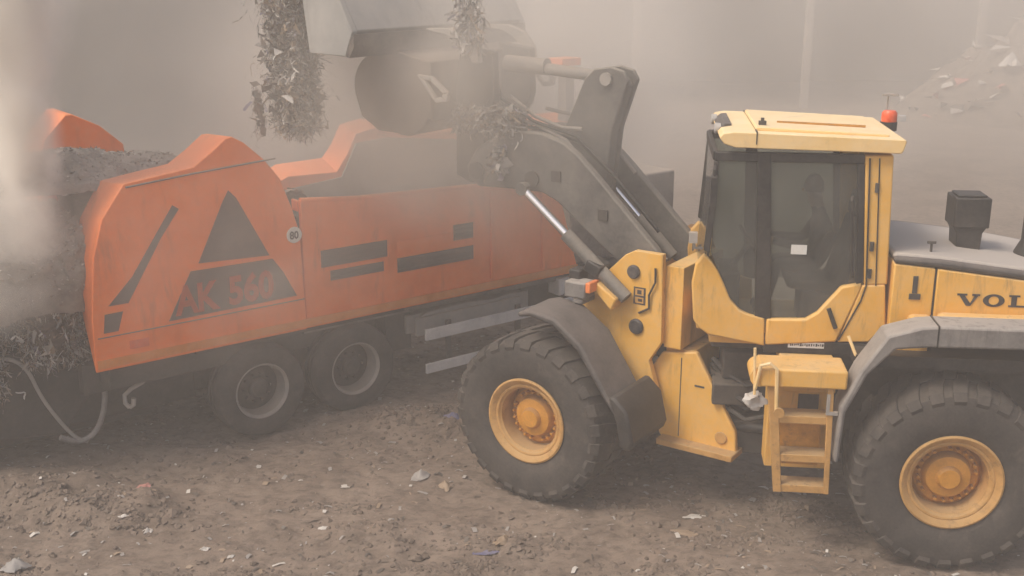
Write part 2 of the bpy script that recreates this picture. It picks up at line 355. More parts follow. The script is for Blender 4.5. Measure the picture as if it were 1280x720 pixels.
# waste heap at the right, far
def heapmesh(cx, cy, rx, ry, h, seed, n=70, rough=0.5):
    mb = MB(); v = []; f = []
    for j in range(n + 1):
        for i in range(n + 1):
            x = cx + rx * 1.15 * (2 * i / n - 1); y = cy + ry * 1.15 * (2 * j / n - 1)
            d = math.hypot((x - cx) / rx, (y - cy) / ry)
            z = h * max(0, 1 - d ** 1.6) * (1 + rough * float(fbm(np.array([x * 1.1]), np.array([y * 1.1]), seed, 4)[0])) - 0.15
            v.append((x, y, z))
    for j in range(n):
        for i in range(n):
            a = j * (n + 1) + i; f.append((a, a + 1, a + n + 2, a + n + 1))
    return mb.add(v, f, 0, True)
hp = heapmesh(23.5, 45.0, 8.5, 4.2, 4.4, 4)
rg = np.random.default_rng(9)
for k in range(900):
    i = rg.integers(0, len(hp.v)); 
    p = hp.v[i]
    if p[2] < 0.05 or i > 5000: continue
    s = rg.uniform(0.08, 0.35); q = [(p[0] + rg.normal() * s, p[1] + rg.normal() * s, p[2] + 0.1 + rg.uniform(-.5, 1) * s) for _ in range(4)]
    hp.add(q, [(0, 1, 2, 3)], int(rg.choice([1, 2, 3, 4], p=[.3, .3, .25, .15])))
o = hp.build('waste_heap', [M['s_brown'], M['s_grey'], M['s_white'], M['s_dark'], M['s_red']], fix=False)
tag(o, 'far heap of mixed refuse in front of the hall, right of the loader cab', 'waste heap')

def crumple(name, m, loc, size, seed, n=9, flat=0.35, rz=0, asp=1.0):
    rg = np.random.default_rng(seed); mb = MB(); v = []; f = []
    ox, oy = rg.uniform(0, 90, 2)
    for j in range(n + 1):
        for i in range(n + 1):
            a, b = 2 * i / n - 1, 2 * j / n - 1
            k = 1 + 0.5 * float(vnoise(np.array([a * 2 + ox]), np.array([b * 2 + oy]), seed)[0])
            sh = 1 - 0.45 * (abs(a * b))
            x = a * size * asp * sh * k + rg.normal() * size * .05; y = b * size * .75 * sh * k + rg.normal() * size * .05
            z = size * flat * (0.6 + 1.5 * float(fbm(np.array([a * 1.6 + ox]), np.array([b * 1.6 + oy]), seed + 3, 3)[0])) * (1.15 - max(abs(a), abs(b)))
            v.append((x, y, max(z, 0.0) + 0.004 + rg.uniform(0, .08) * size))
    for j in range(n):
        for i in range(n):
            a = j * (n + 1) + i; f.append((a, a + 1, a + n + 2, a + n + 1))
    mb.add(v, f, 0, True)
    o = mb.build(name, m, smooth_angle=60, fix=False); o.location = loc; o.rotation_euler = (0, 0, rz)
    return o

CAM_H = 5.62; PIT = R(15.95)
def gz(x, y): return float(ground_h(np.array([x]), np.array([y]))[0])
G_FORE = 'scraps lying on the foreground dirt'
for (nm, mm, x, y, s, fl, rz, asp, lab) in [
    ('plastic_scrap', 's_white', -1.97, 10.55, .05, .6, .2, 1.6, 'small white torn plastic scrap with a pointed tail on open dirt'),
    ('crumpled_bag', 's_tan', -0.10, 10.17, .10, .8, .5, 1.2, 'pale crumpled bag lying beside blue film below the front wheel'),
    ('film_scrap', 's_blue', -0.27, 10.02, .085, .15, .1, 1.5, 'flattened blue film half buried beside pale crumpled bag'),
    ('film_scrap', 's_blue', -0.78, 13.15, .17, .6, .1, 1.0, 'blue film bunched up on rubble behind the loader front wheel'),
    ('film_scrap', 's_pink', -4.05, 11.25, .09, .5, .7, 1.0, 'faded pink film caught on the dirt mound'),
    ('dirt_lump', 's_brown', -0.93, 9.98, .11, .9, .4, 1.3, 'dark brown lump on the dirt left of the blue film'),
    ('board_scrap', 's_white', -1.92, 11.5, .06, .1, -.1, 2.2, 'short flat white board lying between shredder wheels and camera'),
    ('plastic_scrap', 's_white', -3.07, 10.05, .05, .9, .3, 1.2, 'blocky white scrap on the dirt in front of the mound'),
    ('plastic_scrap', 's_white', -2.78, 9.93, .04, .5, .9, 1.2, 'thin white scrap just right of the blocky white one'),
    ('plastic_scrap', 's_white', -3.75, 10.42, .05, .8, .9, 1.0, 'white crumpled scrap at the foot of the dirt mound'),
    ('plastic_scrap', 's_white', -4.05, 10.55, .045, .4, .2, 1.5, 'flat white scrap on the dirt mound, below pink film'),
    ('crumpled_bag', 's_grey', -4.85, 9.75, .13, .9, .2, 1.2, 'grey crumpled film bundle at the lower left edge of the yard'),
    ('foil_scrap', 's_grey', -1.05, 11.75, .12, .6, .8, 1.2, 'bent grey foil on rubble in front of the shredder side rail'),
    ('foil_scrap', 's_tan', -0.75, 11.55, .10, .7, 1.8, 1.2, 'tan torn cardboard on rubble between both machines'),
    ('board_scrap', 's_tan', 1.75, 10.45, .11, .1, -.1, 1.8, 'flat tan board on the dirt under the loader ladder'),
    ('plastic_scrap', 's_white', 1.95, 10.8, .07, .12, .1, 1.8, 'flat white strip on the dirt beside the ladder foot'),
    ('plastic_scrap', 's_white', 2.25, 9.75, .02, .9, .1, 1.0, 'tiny bright white scrap on dirt before the rear wheel'),
]:
    o = crumple(nm, M[mm], (x, y, gz(x, y) - 0.005), s, int(abs(x * 100) + y * 10), flat=fl, rz=rz, asp=asp)
    tag(o, lab, nm.split('_')[1] if nm != 'crumpled_bag' else 'bag', G_FORE if 'white' in mm else None)
for (mm, x, y, z, s, lab) in [('s_white', 18.6, 42.6, 0.4, .35, 'white bag at the foot of the far heap, left end'),
                              ('s_white', 20.0, 42.2, 0.35, .5, 'white bag beside the red drum before the far heap'),
                              ('s_white', 21.6, 42.3, 0.4, .45, 'white bag right of the red drum before the far heap'),
                              ('s_white', 18.9, 43.2, 2.3, .4, 'pale bag high on the far heap'),
                              ('s_white', 21.4, 43.0, 1.4, .4, 'pale bag on the far heap above the red drum')]:
    o = crumple('refuse_bag', M[mm], (x, y, z - .3), s, int(x * 10), flat=1.2); tag(o, lab, 'bag', 'bags on the far heap')
dr = MB().lathe([(0, 0), (.38, 0), (.40, .03), (.39, .3), (.41, .32), (.39, .34), (.39, .62), (.41, .64), (.39, .66), (.39, .95), (.36, 1.0), (0, 1.0)], 28, 'z').build('plastic_drum', M['s_red'])
dr.location = (20.8, 42.4, 0.05); dr.rotation_euler = (.12, .05, 0); tag(dr, 'red drum standing at the foot of the far heap', 'drum')

# ================================================================== WHEEL LOADER
LO = empty('wheel_loader', (2.4987, 11.3661, 0), R(173))
tag(LO, 'dusty yellow articulated wheel loader with raised bucket, beside the orange shredder', 'wheel loader')
FZ = R(-27)

# --- wheels
def tyre_mesh():
    mb = MB()
    prof = [(.45, -.29), (.52, -.335), (.62, -.362), (.72, -.366), (.81, -.358), (.872, -.335), (.900, -.26), (.910, -.1), (.912, 0), (.910, .1), (.900, .26), (.872, .335), (.81, .358), (.72, .366), (.62, .362), (.52, .335), (.45, .29)]
    mb.lathe(prof, 84, 'y')
    n = 26
    for sd in (-1, 1):
        for k in range(n):
            a0 = 2 * math.pi * (k + (0.5 if sd > 0 else 0)) / n
            def P(r, y, a): return (r * math.cos(a0 + a), y * sd, r * math.sin(a0 + a))
            w = 0.085; sk = -0.10 * sd
            v = []
            for (y, rl, rh, off) in ((0.0, .87, .930, 0.0), (.17, .87, .930, sk * .6), (.325, .84, .915, sk), (.372, .79, .84, sk)):
                v += [P(rl, y, off - w), P(rl, y, off + w), P(rh, y, off + w * .82), P(rh, y, off - w * .82)]
            # sidewall end of the lug
            v[12] = P(.775, .350, sk - w * .8); v[13] = P(.775, .350, sk + w * .8); v[14] = P(.84, .372, sk + w * .8); v[15] = P(.84, .372, sk - w * .8)
            f = []
            for i in range(3):
                b = i * 4
                for q in range(4): f.append((b + q, b + (q + 1) % 4, b + 4 + (q + 1) % 4, b + 4 + q))
            f += [(0, 1, 2, 3), (15, 14, 13, 12)]
            mb.add(v, f, 0)
    return mb
def rim_mesh():
    mb = MB()
    mb.lathe([(.447, .22), (.452, .30), (.478, .315), (.480, .335), (.462, .345), (.44, .335), (.405, .300), (.395, .305), (.378, .30), (.368, .285), (.362, .275), (.352, .27), (.347, .20), (.342, .06), (.30, .04), (.20, .04), (.2, -.3), (.447, -.3)], 64, 'y')
    return mb
def hub_mesh():
    mb = MB()
    mb.lathe([(.345, .065), (.32, .08), (.305, .105), (.235, .11), (.225, .17), (.205, .195), (.12, .21), (.112, .24), (.095, .258), (.0, .26)], 48, 'y')
    for k in range(22):
        if k % 7 == 6: continue
        a = 2 * math.pi * k / 22; c, d = .27 * math.cos(a), .27 * math.sin(a)
        mb.lathe([(0, .10), (.02, .10), (.02, .155), (.013, .165), (0, .165)], 8, 'y', (c, 0, d))
    return mb
WT, WR, WHB = tyre_mesh(), rim_mesh(), hub_mesh()
def wheel(x, y, rot, front):
    w = empty('wheel', (0, 0, 0), 0, LO)
    p = Vector((x, y, .925))
    if front: p = Matrix.Rotation(FZ, 3, 'Z') @ p
    w.location = p; w.rotation_euler = (0, rot * 0.0, (FZ if front else 0) + (math.pi if y < 0 else 0))
    return w
first = None
for (x, y, fr, sp) in ((-1.86, 1.12, 0, .4), (1.86, 1.12, 1, 1.1), (-1.86, -1.12, 0, .2), (1.86, -1.12, 1, .7)):
    w = wheel(x, y, sp, fr)
    if first is None:
        t = WT.build('tyre', M['rubber'], w, smooth_angle=28); r = WR.build('rim', M['rim_yellow'], w); h = WHB.build('hub', M['hub_yellow'], w); first = (t, r, h)
    else:
        for q in first:
            c = q.copy(); C.objects.link(c); c.parent = w; q2 = c
    for ch in list(C.objects):
        if ch.parent == w: ch.rotation_euler = (0, sp, 0)

# --- rear frame, cab
def poly_in(poly, c, k): return [(c[0] + (x - c[0]) * k, c[1] + (z - c[1]) * k) for x, z in poly]
rf = MB().box((-3.3, -.5, .75), (-.35, .5, 1.9)).box((-.6, -.32, .62), (.25, .32, 1.0)).box((-.6, -.3, 1.45), (.25, .3, 1.75)).build('rear_frame', M['dark'], LO, bevel=.02)
ax = MB().tube([(-1.86, -1.05, .925), (-1.86, 1.05, .925)], .17, 16).build('axle', M['dark'], LO)
axf = MB().tube([(1.86, -1.05, .925), (1.86, 1.05, .925)], .17, 16).build('axle', M['dark'], LO, FZ)
# engine hood
hs = [(-1.27, 2.1), (-1.27, 2.905), (-1.66, 2.868), (-1.66, 2.1)]
hood = MB()
hood.prism([(-1.672, 2.15), (-1.672, 2.866), (-2.49, 2.775), (-3.55, 2.60), (-3.6, 1.5), (-3.3, 1.3), (-3.3, 2.15)], -.88, .88)
hood.prism([(-1.27, 2.0), (-1.27, 2.905), (-1.655, 2.868), (-1.655, 2.0)], -.86, .875)
hood = hood.build('hood', M['yellow'], LO, bevel=.014)
ht = MB()
ht.prism([(-1.27, 2.908), (-1.27, 2.99), (-1.7, 2.965), (-2.5, 2.875), (-3.5, 2.70), (-3.54, 2.603), (-2.49, 2.778), (-1.67, 2.870)], -.80, .79).build('hood_top', M['hood'], hood, bevel=.05)
for ya, yb in ((.792, .886), (-.886, -.802)): MB().prism([(-1.265, 2.908), (-1.265, 2.975), (-1.7, 2.95), (-2.5, 2.86), (-3.5, 2.69), (-3.53, 2.605), (-2.49, 2.780), (-1.67, 2.872)], ya, yb).build('hood_trim', M['fender_dark'], hood, bevel=.03)
for ya, yb in ((.884, 1.09), (-1.09, -.884)): MB().box((-3.28, ya, 2.30), (-1.69, yb, 2.455)).box((-1.645, ya, 2.30), (-1.42, yb, 2.43)).build('hood_skirt', M['yellow'], hood, bevel=.05)
MB().box((-3.2, .505, 1.92), (-.95, 1.07, 2.04)).build('wheel_arch', M['black'], LO)
MB().box((-1.668, -.87, 2.0), (-1.657, .872, 2.87)).build('panel_gap', M['black'], hood)
MB().box((-1.50, .876, 2.62), (-1.455, .886, 2.79)).box((-1.535, .876, 2.56), (-1.43, .888, 2.615)).build('latch', M['dark'], hood)
MB().tube([(-1.66, .6, 2.95), (-1.66, .6, 3.06)], .012, 8).tube([(-1.70, .6, 3.06), (-1.62, .6, 3.06)], .014, 8).build('hood_handle', M['dark'], hood)
# lettering VOLVO : wide slab serif letters built from outlines
lt = MB()
def letter(ch, x0, z0, h, w):
    y0, y1 = .8805, .886
    T = lambda pts: [(x0 - a * w, z0 + b * h) for a, b in pts]
    if ch == 'V':
        for pts in ([(.04, .86), (.30, .86), (.60, .22), (.50, 0), (.40, 0)], [(.60, .22), (.50, 0.0), (.62, 0), (.96, .86), (.78, .86)]):
            lt.prism(T(pts), y0, y1)
        lt.prism(T([(-.06, .85), (-.06, 1), (.42, 1), (.42, .85)]), y0, y1 + .001); lt.prism(T([(.66, .85), (.66, 1), (1.04, 1), (1.04, .85)]), y0, y1 + .001)
    if ch == 'O':
        n = 28; o_ = [(.5 + .52 * math.cos(2 * math.pi * i / n), .5 + .53 * math.sin(2 * math.pi * i / n)) for i in range(n)]
        i_ = [(.5 + .25 * math.cos(2 * math.pi * i / n), .5 + .36 * math.sin(2 * math.pi * i / n)) for i in range(n)]
        for i in range(n):
            j = (i + 1) % n; lt.prism(T([o_[i], o_[j], i_[j], i_[i]]), y0, y1)
    if ch == 'L':
        lt.prism(T([(.12, .1), (.12, .9), (.38, .9), (.38, .1)]), y0, y1)
        lt.prism(T([(0, .86), (0, 1), (.52, 1), (.52, .86)]), y0, y1 + .001); lt.prism(T([(0, 0), (0, .15), (1.0, .15), (1.0, 0)]), y0, y1 + .001)
        lt.prism(T([(.84, .14), (.84, .42), (1.0, .42), (1.0, .14)]), y0, y1)
for i, ch in enumerate('VOLVO'):
    letter(ch, -1.885 - i * .232, 2.515, .118, .19)
lt.build('lettering', M['ink'], hood)
# exhaust stack with wide muffler head, second pipe
ex = MB().box((-2.285, -.12, 3.13), (-1.94, .24, 3.43)).prism([(-2.27, 3.129), (-1.955, 3.129), (-1.985, 3.07), (-2.0, 2.83), (-2.225, 2.83), (-2.235, 3.07)], -.09, .21).box((-2.25, -.08, 3.431), (-1.97, .2, 3.455)).build('air_cleaner', M['black'], LO, bevel=.035)
MB().lathe([(0, 2.8), (.14, 2.8), (.13, 2.88), (.075, 3.0), (.07, 3.6), (.05, 3.6), (.05, 3.0), (0, 3.0)], 20, 'z', (-2.72, 0.1, 0)).build('exhaust_pipe', M['black'], LO)

cab = MB()
fp = [(0.52, 2.92), (0.60, 2.82), (0.63, 2.62), (0.60, 2.25), (0.55, 2.17), (0.45, 2.1), (-0.112, 2.0), (-0.095, 2.285), (0.05, 2.32), (0.15, 2.36), (0.25, 2.47), (0.32, 2.63), (0.38, 2.75), (0.45, 2.85)]
cab.prism(fp, .70, .80)
cab.prism(fp, -.80, -.70)
rl = [(-1.005, 2.66), (-1.22, 2.67), (-1.26, 2.26), (-1.11, 2.08), (-0.815, 2.07)]
cab.prism(rl, .68, .80); cab.prism(rl, -.8, -.68)
cab.prism([(-.93, 3.92), (-1.19, 3.93), (-1.24, 2.67), (-1.02, 2.66)], .62, .79)
cab.prism([(-.93, 3.92), (-1.19, 3.93), (-1.24, 2.67), (-1.02, 2.66)], -.79, -.62)
cab.box((-1.2, -.618, 2.1), (-1.1, .618, 2.55))
cab.box((.44, -.69, 2.12), (.56, .69, 2.35))
cab.box((-1.1, -.69, 1.98), (.43, .69, 2.06))
cab = cab.build('cab', M['yellow'], LO, bevel=.016)
MB().tube([(-.97, .803, 3.9), (-1.04, .803, 2.66), (-1.0, .803, 2.5), (-.82, .803, 2.09)], .008, 6).tube([(-1.06, .795, 3.9), (-1.13, .80, 2.66)], .006, 6).build('door_seal', M['black'], cab)
# door
door = MB().prism([(-.117, 2.283), (-.49, 2.295), (-.60, 2.37), (-.81, 2.64), (-1.0, 2.68), (-.99, 2.6), (-.80, 2.07), (-.117, 2.01)], .72, .805).build('door', M['yellow'], cab, bevel=.02)
MB().tube([(-.70, .82, 2.42), (-.78, .82, 2.22)], .022, 8).build('door_handle', M['black'], door)
# dark frames: A pillar, mid post, window surround
fr = MB()
for sy in (1, -1):
    ya, yb = (.715, .785) if sy > 0 else (-.785, -.715)
    fr.prism([(.06, 3.93), (-.06, 3.93), (-.16, 2.28), (.0, 2.28)], ya, yb)
    fr.prism([(.46, 3.93), (-.93, 3.93), (-.93, 3.84), (.46, 3.84)], ya, yb - .004 * sy)
    fr.prism([(-.87, 3.838), (-.935, 3.838), (-1.015, 2.69), (-.95, 2.65)], ya, yb)
    fr.prism([(.47, 3.838), (.42, 3.838), (.44, 3.3), (.47, 2.93), (.53, 2.96), (.505, 3.3)], ya, yb)
fr.box((.43, -.71, 3.84), (.48, .71, 3.93)).box((-1.16, -.61, 3.84), (-1.1, .61, 3.93)).box((-1.16, -.61, 2.551), (-1.1, .61, 2.7))
fr.build('window_frame', M['black'], cab, bevel=.01)
# glass
g1 = [(.42, 3.838), (.06, 3.838), (.0, 2.29), (.15, 2.37), (.25, 2.48), (.32, 2.64), (.38, 2.76), (.46, 2.94), (.44, 3.3)]
g2 = [(-.062, 3.838), (-.868, 3.838), (-.948, 2.67), (-.81, 2.645), (-.60, 2.375), (-.49, 2.3), (-.16, 2.29)]
for sy in (1, -1):
    ya, yb = (.745, .752) if sy > 0 else (-.752, -.745)
    MB().prism(g1, ya, yb).build('front_side_glass', M['glass'], cab)
    MB().prism(g2, ya, yb).build('door_glass' if sy > 0 else 'side_glass', M['glass'], cab)
MB().prism([(.455, 3.838), (.463, 3.838), (.50, 3.0), (.56, 2.36), (.55, 2.36), (.49, 3.0)], -.70, .70).build('windscreen', M['glass'], cab)
MB().box((-1.135, -.615, 2.702), (-1.128, .615, 3.838)).build('rear_glass', M['glass'], cab)
MB().box((-.46, .755, 2.94), (-.31, .758, 3.035)).build('sticker', M['white'], cab)
# sill under door with label
sill = MB().box((-1.12, .55, 1.93), (-.10, .79, 2.065)).build('sill', M['black'], cab, bevel=.015)
lb = MB().box((-.69, .791, 1.995), (-.34, .794, 2.055), 0)
x = -.36
while x > -.67:
    w_ = random.uniform(.008, .02); lb.box((x - w_, .7945, 2.018 + random.uniform(-.006, .004)), (x, .796, 2.038 + random.uniform(-.004, .006)), 1); x -= w_ + random.uniform(.004, .012)
lb.build('warning_label', [M['white'], M['ink']], sill)
# roof
roof = MB()
ro = [(.435, 4.075), (.39, 4.02), (.28, 3.985), (-1.24, 3.955), (-1.26, 3.985), (-1.28, 4.07), (-1.27, 4.085), (.30, 4.135), (.40, 4.118)]
roof.prism(ro, -.80, .86)
roof.prism([(.10, 4.128), (-1.15, 4.085), (-1.15, 4.112), (.08, 4.165)], -.68, .70)
roof = roof.build('roof', M['roof_yellow'], cab, bevel=.03)
MB().box((.085, -.80, 4.02), (.095, .866, 4.142)).build('roof_seam', M['black'], roof)
MB().prism([(.30, 4.12), (.30, 4.16), (.36, 4.155), (.425, 4.10), (.425, 4.06), (.40, 4.06)], -.40, .42).build('lamp_recess', M['fender_dark'], roof, bevel=.01)
for yy in (.36, -.34): MB().lathe([(0, -.03), (.05, -.03), (.055, .02), (.045, .03), (0, .03)], 16, 'x', (.43, yy, 4.10)).build('work_lamp', M['lamp'], roof)
MB().box((-.02, .50, 4.15), (.05, .56, 4.20)).box((.0, .515, 4.20), (.03, .545, 4.23)).build('roof_clip', M['dark'], roof)
MB().tube([(-.15, .28, 4.16), (-1.0, .28, 4.13)], .012, 6).build('roof_groove', M['hub_yellow'], roof)
be = MB().lathe([(0, 4.0), (.085, 4.0), (.085, 4.09), (0, 4.09)], 20, 'z', (-1.36, -.42, 0)).box((-1.30, -.5, 3.99), (-1.2, -.34, 4.015)).build('beacon_mount', M['black'], roof)
MB().lathe([(.078, 4.092), (.08, 4.14), (.078, 4.18), (.06, 4.205), (0, 4.21)], 20, 'z', (-1.36, -.42, 0)).build('beacon', M['beacon'], be)
MB().box((-1.52, -.47, 4.10), (-1.43, -.37, 4.155)).build('rear_lamp', M['lamp'], be)
MB().tube([(-1.36, -.56, 4.1), (-1.36, -.56, 4.34), (-1.30, -.56, 4.345)], .008, 6).box((-1.46, -.60, 4.34), (-1.30, -.52, 4.36)).build('aerial', M['bracket'], be)
# mirror on front
MB().box((.44, .86, 3.42), (.50, .99, 3.72)).tube([(.46, .80, 3.8), (.47, .93, 3.78), (.47, .93, 3.4)], .014, 8).build('mirror', M['black'], cab, bevel=.01)
MB().tube([(.55, .78, 2.98), (.62, .86, 3.0), (.64, .88, 3.12)], .014, 8).box((.60, .84, 3.06), (.68, .92, 3.16)).build('lamp_bracket', M['bracket'], cab)
# interior
st = MB()
st.prism([(-.35, 2.46), (-.35, 2.56), (-.8, 2.54), (-.98, 3.18), (-1.06, 3.16), (-.95, 2.42), (-.8, 2.40)], -.28, .28)
st.prism([(-.955, 3.2), (-1.0, 3.45), (-1.08, 3.43), (-1.05, 3.2)], -.14, .14)
st.box((-.85, -.2, 2.062), (-.5, .2, 2.42))
st.build('seat', M['seat'], cab, bevel=.04)
MB().box((.12, -.30, 2.1), (.33, .30, 2.62)).tube([(.2, 0, 2.6), (.02, 0, 2.86)], .03, 10).build('console', M['seat'], cab, bevel=.03)
sw = MB(); ring = [(.02 + .19 * math.cos(a) * .55, .19 * math.sin(a), 2.88 + .19 * math.cos(a) * .83) for a in [2 * math.pi * i / 24 for i in range(25)]]
sw.tube(ring, .014, 8).tube([ring[0], ring[12]], .012, 6).build('steering_wheel', M['seat'], cab)

for zz in (2.78, 3.05, 3.62): MB().lathe([(0, -.045), (.02, -.045), (.02, .045), (0, .045)], 10, 'z', (-1.06, .80, zz)).build('door_hinge', M['dark'], cab)
MB().tube([(-.90, .80, 2.75), (-.89, .86, 2.78), (-.83, .86, 3.5), (-.84, .80, 3.53)], .016, 8).build('grab_rail', M['black'], cab)
MB().tube([(.44, .05, 2.62), (.47, .15, 3.1), (.44, .32, 3.45)], .012, 6).build('wiper', M['black'], cab)
# ladder, deck, side box (near side)
MB().box((-.80, .62, .76), (-.17, .92, 1.60)).box((-.80, .55, 1.601), (-.2, 1.0, 1.79)).box((-.78, .55, 1.93 - .12), (-.26, .86, 1.928)).build('side_tank', M['yellow'], LO, bevel=.012)
MB().box((-.66, .922, 1.1), (-.46, .928, 1.56)).build('tank_panel', M['dark'], LO)
deck = MB().box((-.83, 1.0, 1.80), (-.02, 1.42, 1.985)).tube([(-.02, 1.05, 1.89), (-.02, 1.41, 1.89)], .092, 16).build('step_deck', M['yellow'], LO, bevel=.02)
lad = MB()
lad.prism([(-.10, 1.80), (-.22, .70), (-.30, .70), (-.20, 1.80)], 1.34, 1.38)
lad.prism([(-.66, 1.80), (-.70, .70), (-.75, .70), (-.72, 1.80)], 1.34, 1.38)
lad.build('ladder_frame', M['rim_yellow'], LO, bevel=.008)
for z, x0, x1 in ((1.42, -.19, -.69), (1.02, -.22, -.71), (.70, -.25, -.735)):
    MB().box((x1, 1.16, z), (x0, 1.37, z + .08)).build('ladder_step', M['rim_yellow'], LO, bevel=.008)
MB().prism([(-.66, .9), (-.66, 1.45), (-.24, 1.45), (-.22, .9)], 1.12, 1.14).build('step_backplate', M['hub_yellow'], LO)
MB().tube([(.04, 1.40, 2.18), (.02, 1.42, 1.72)], .014, 8).tube([(.02, 1.42, 1.78), (-.02, 1.44, 2.02), (-.10, 1.44, 2.045), (-.17, 1.44, 1.99), (-.19, 1.44, 1.55)], .018, 8).build('handrail', M['roof_yellow'], LO)
MB().tube([(-.88, .98, 2.20), (-.95, 1.05, 2.03), (-1.05, 1.05, 1.98), (-1.2, 1.05, 2.1), (-1.22, .98, 2.24)], .016, 8).build('handrail', M['roof_yellow'], LO)
ls = MB().lathe([(0, 1.44), (.05, 1.44), (.05, 1.47), (0, 1.47)], 14, 'y', (-.215, 0, 1.56)).build('step_lamp', M['rim_yellow'], LO)
MB().box((-.69, 1.36, 1.56), (-.66, 1.39, 1.74)).box((-.77, 1.36, 1.53), (-.66, 1.39, 1.565)).build('step_bracket', M['bracket'], LO)
# rear fender
fo = [(-3.0, 2.15), (-2.75, 2.38), (-2.5, 2.47), (-1.62, 2.47), (-1.45, 2.455), (-1.15, 2.36), (-.93, 2.0), (-.78, 1.63), (-.755, 1.08)]
fi = [(-.80, 1.06), (-.83, 1.58), (-1.0, 1.97), (-1.23, 2.23), (-1.53, 2.26), (-1.6, 2.26), (-2.45, 2.27), (-2.65, 2.2), (-2.93, 2.02)]
MB().prism(fo + fi, 1.095, 1.45).build('rear_fender', M['fender'], LO, bevel=.05)
MB().prism([(-1.585, 2.268), (-1.6, 2.268), (-1.6, 2.475), (-1.585, 2.475)], 1.1, 1.4525).build('fender_gap', M['black'], LO)
MB().prism(fo + fi, -1.45, -1.095).build('rear_fender', M['fender'], LO, bevel=.05)

# --- articulation hoses
hz = MB()
for i, (y, z) in enumerate(((.28, 1.55), (.18, 1.45), (.34, 1.38), (.24, 1.28), (.36, 1.2))):
    hz.tube([(-.5, y * .9, z + .1), (-.25, y + .16, z - .05), (0, y + .14, z - .12), (.2, y - .04, z - .05), (.34, y - .2, z + .05)], .028, 8)
hz.tube([(-.55, .45, .95), (.2, .22, .9)], .06, 12)
hz.build('articulation_hoses', M['black'], LO)
MB().box((-.30, -.42, 1.2), (.35, .42, 1.44)).box((-.9, -.5, 1.9), (.4, .6, 1.975)).lathe([(0, .55), (.12, .55), (.12, 1.85), (0, 1.85)], 18, 'z').build('pivot_joint', M['dark'], LO, bevel=.02)

# --- front frame (turned on the pivot)
tp = [(1.17, 2.69), (1.06, 2.75), (.73, 2.75), (.71, 1.79), (.85, 1.56), (.75, 1.26), (.96, 1.2), (1.75, 1.75), (1.80, 2.0), (1.56, 2.13), (1.56, 2.30), (1.3, 2.56)]
tower = MB().prism(tp, .50, .58).prism([(a + .05, b) for a, b in tp[:3]] + [(.72, 2.75), (.70, 1.79), (.85, 1.56), (.75, 1.26), (.96, 1.2), (1.75, 1.75), (1.80, 2.0), (1.56, 2.13), (1.56, 2.30), (1.3, 2.56)], -.58, -.50)
tower.box((.52, -.499, 1.72), (.72, .499, 2.62)).build('front_tower', M['yellow'], LO, FZ, bevel=.008)
MB().prism([(1.05, 2.72), (.72, 2.80), (.70, 2.55), (1.04, 2.5)], -.66, -.581).box((.72, -.66, 2.66), (1.0, -.5, 2.82)).build('tower_lug', M['hub_yellow'], LO, FZ, bevel=.015)
for (x, z, r) in ((1.06, 2.52, .075), (1.01, 1.92, .085)):
    MB().lathe([(0, .58), (r, .58), (r, .60), (r * .8, .615), (0, .615)], 20, 'y', (x, 0, z)).build('pivot_pin', M['ink'], LO, FZ)
em = MB().box((.915, .581, 2.17), (1.055, .585, 2.36), 0)
em.box((.935, .5855, 2.27), (1.035, .587, 2.345), 1).box((.96, .5875, 2.285), (1.01, .589, 2.33), 0).box((.935, .5855, 2.185), (1.035, .587, 2.25), 1).box((.95, .5875, 2.205), (1.0, .589, 2.235), 0)
em.build('warning_plate', [M['ink'], M['rim_yellow']], LO, FZ)
MB().tube([(.80, .60, 2.6), (.79, .61, 2.45), (.86, .61, 2.3), (.86, .60, 2.15), (.98, .60, 2.08)], .012, 6).build('cable', M['black'], LO, FZ)
MB().prism([(.76, 1.64), (.36, 1.71), (-.12, .92), (-.15, .63), (.2, .60), (.75, .68), (1.0, 1.25)], .38, .45).prism([(.76, 1.64), (.36, 1.71), (-.12, .92), (-.15, .63), (.2, .60), (.75, .68), (1.0, 1.25)], -.45, -.38).box((.42, -.378, .66), (.75, .378, 1.69)).build('front_frame', M['yellow'], LO, FZ, bevel=.015)
MB().box((.52, .451, .72), (.53, .455, 1.62)).box((.25, .451, 1.33), (.36, .456, 1.35)).build('frame_seam', M['dark'], LO, FZ)
MB().box((-.16, .3, .63), (.72, .60, .70)).lathe([(0, .451), (.07, .451), (.07, .47), (0, .47)], 16, 'y', (.03, 0, .82)).build('frame_foot', M['rim_yellow'], LO, FZ, bevel=.01)
MB().box((.75, -.42, .65), (2.2, .42, 1.25)).prism([(1.75, .7), (2.35, .8), (2.3, 1.6), (1.7, 1.9)], -.47, .47).build('front_body', M['dark'], LO, FZ, bevel=.03)
# front fender : arched sheet over the wheel, with mud flap
fa = [(1.98, 2.13), (1.82, 2.18), (1.52, 2.14), (1.20, 1.92), (.84, 1.38), (.70, 1.22)]
fb = [(.76, 1.19), (.90, 1.36), (1.24, 1.84), (1.54, 2.06), (1.82, 2.11), (1.96, 2.08)]
for sy in (1, -1):
    ya, yb = (.82, 1.45) if sy > 0 else (-1.45, -.82)
    MB().prism(fa + fb, ya, yb).build('front_fender', M['fender_dark'], LO, FZ, bevel=.03)
for ya, yb in ((.66, 1.46), (-1.46, -.66)): MB().prism([(.86, 1.42), (.80, 1.44), (.64, 1.30), (.56, .98), (.60, .88), (.72, .90), (.76, 1.15)], ya, yb).build('mud_flap', M['black'], LO, FZ, bevel=.03)
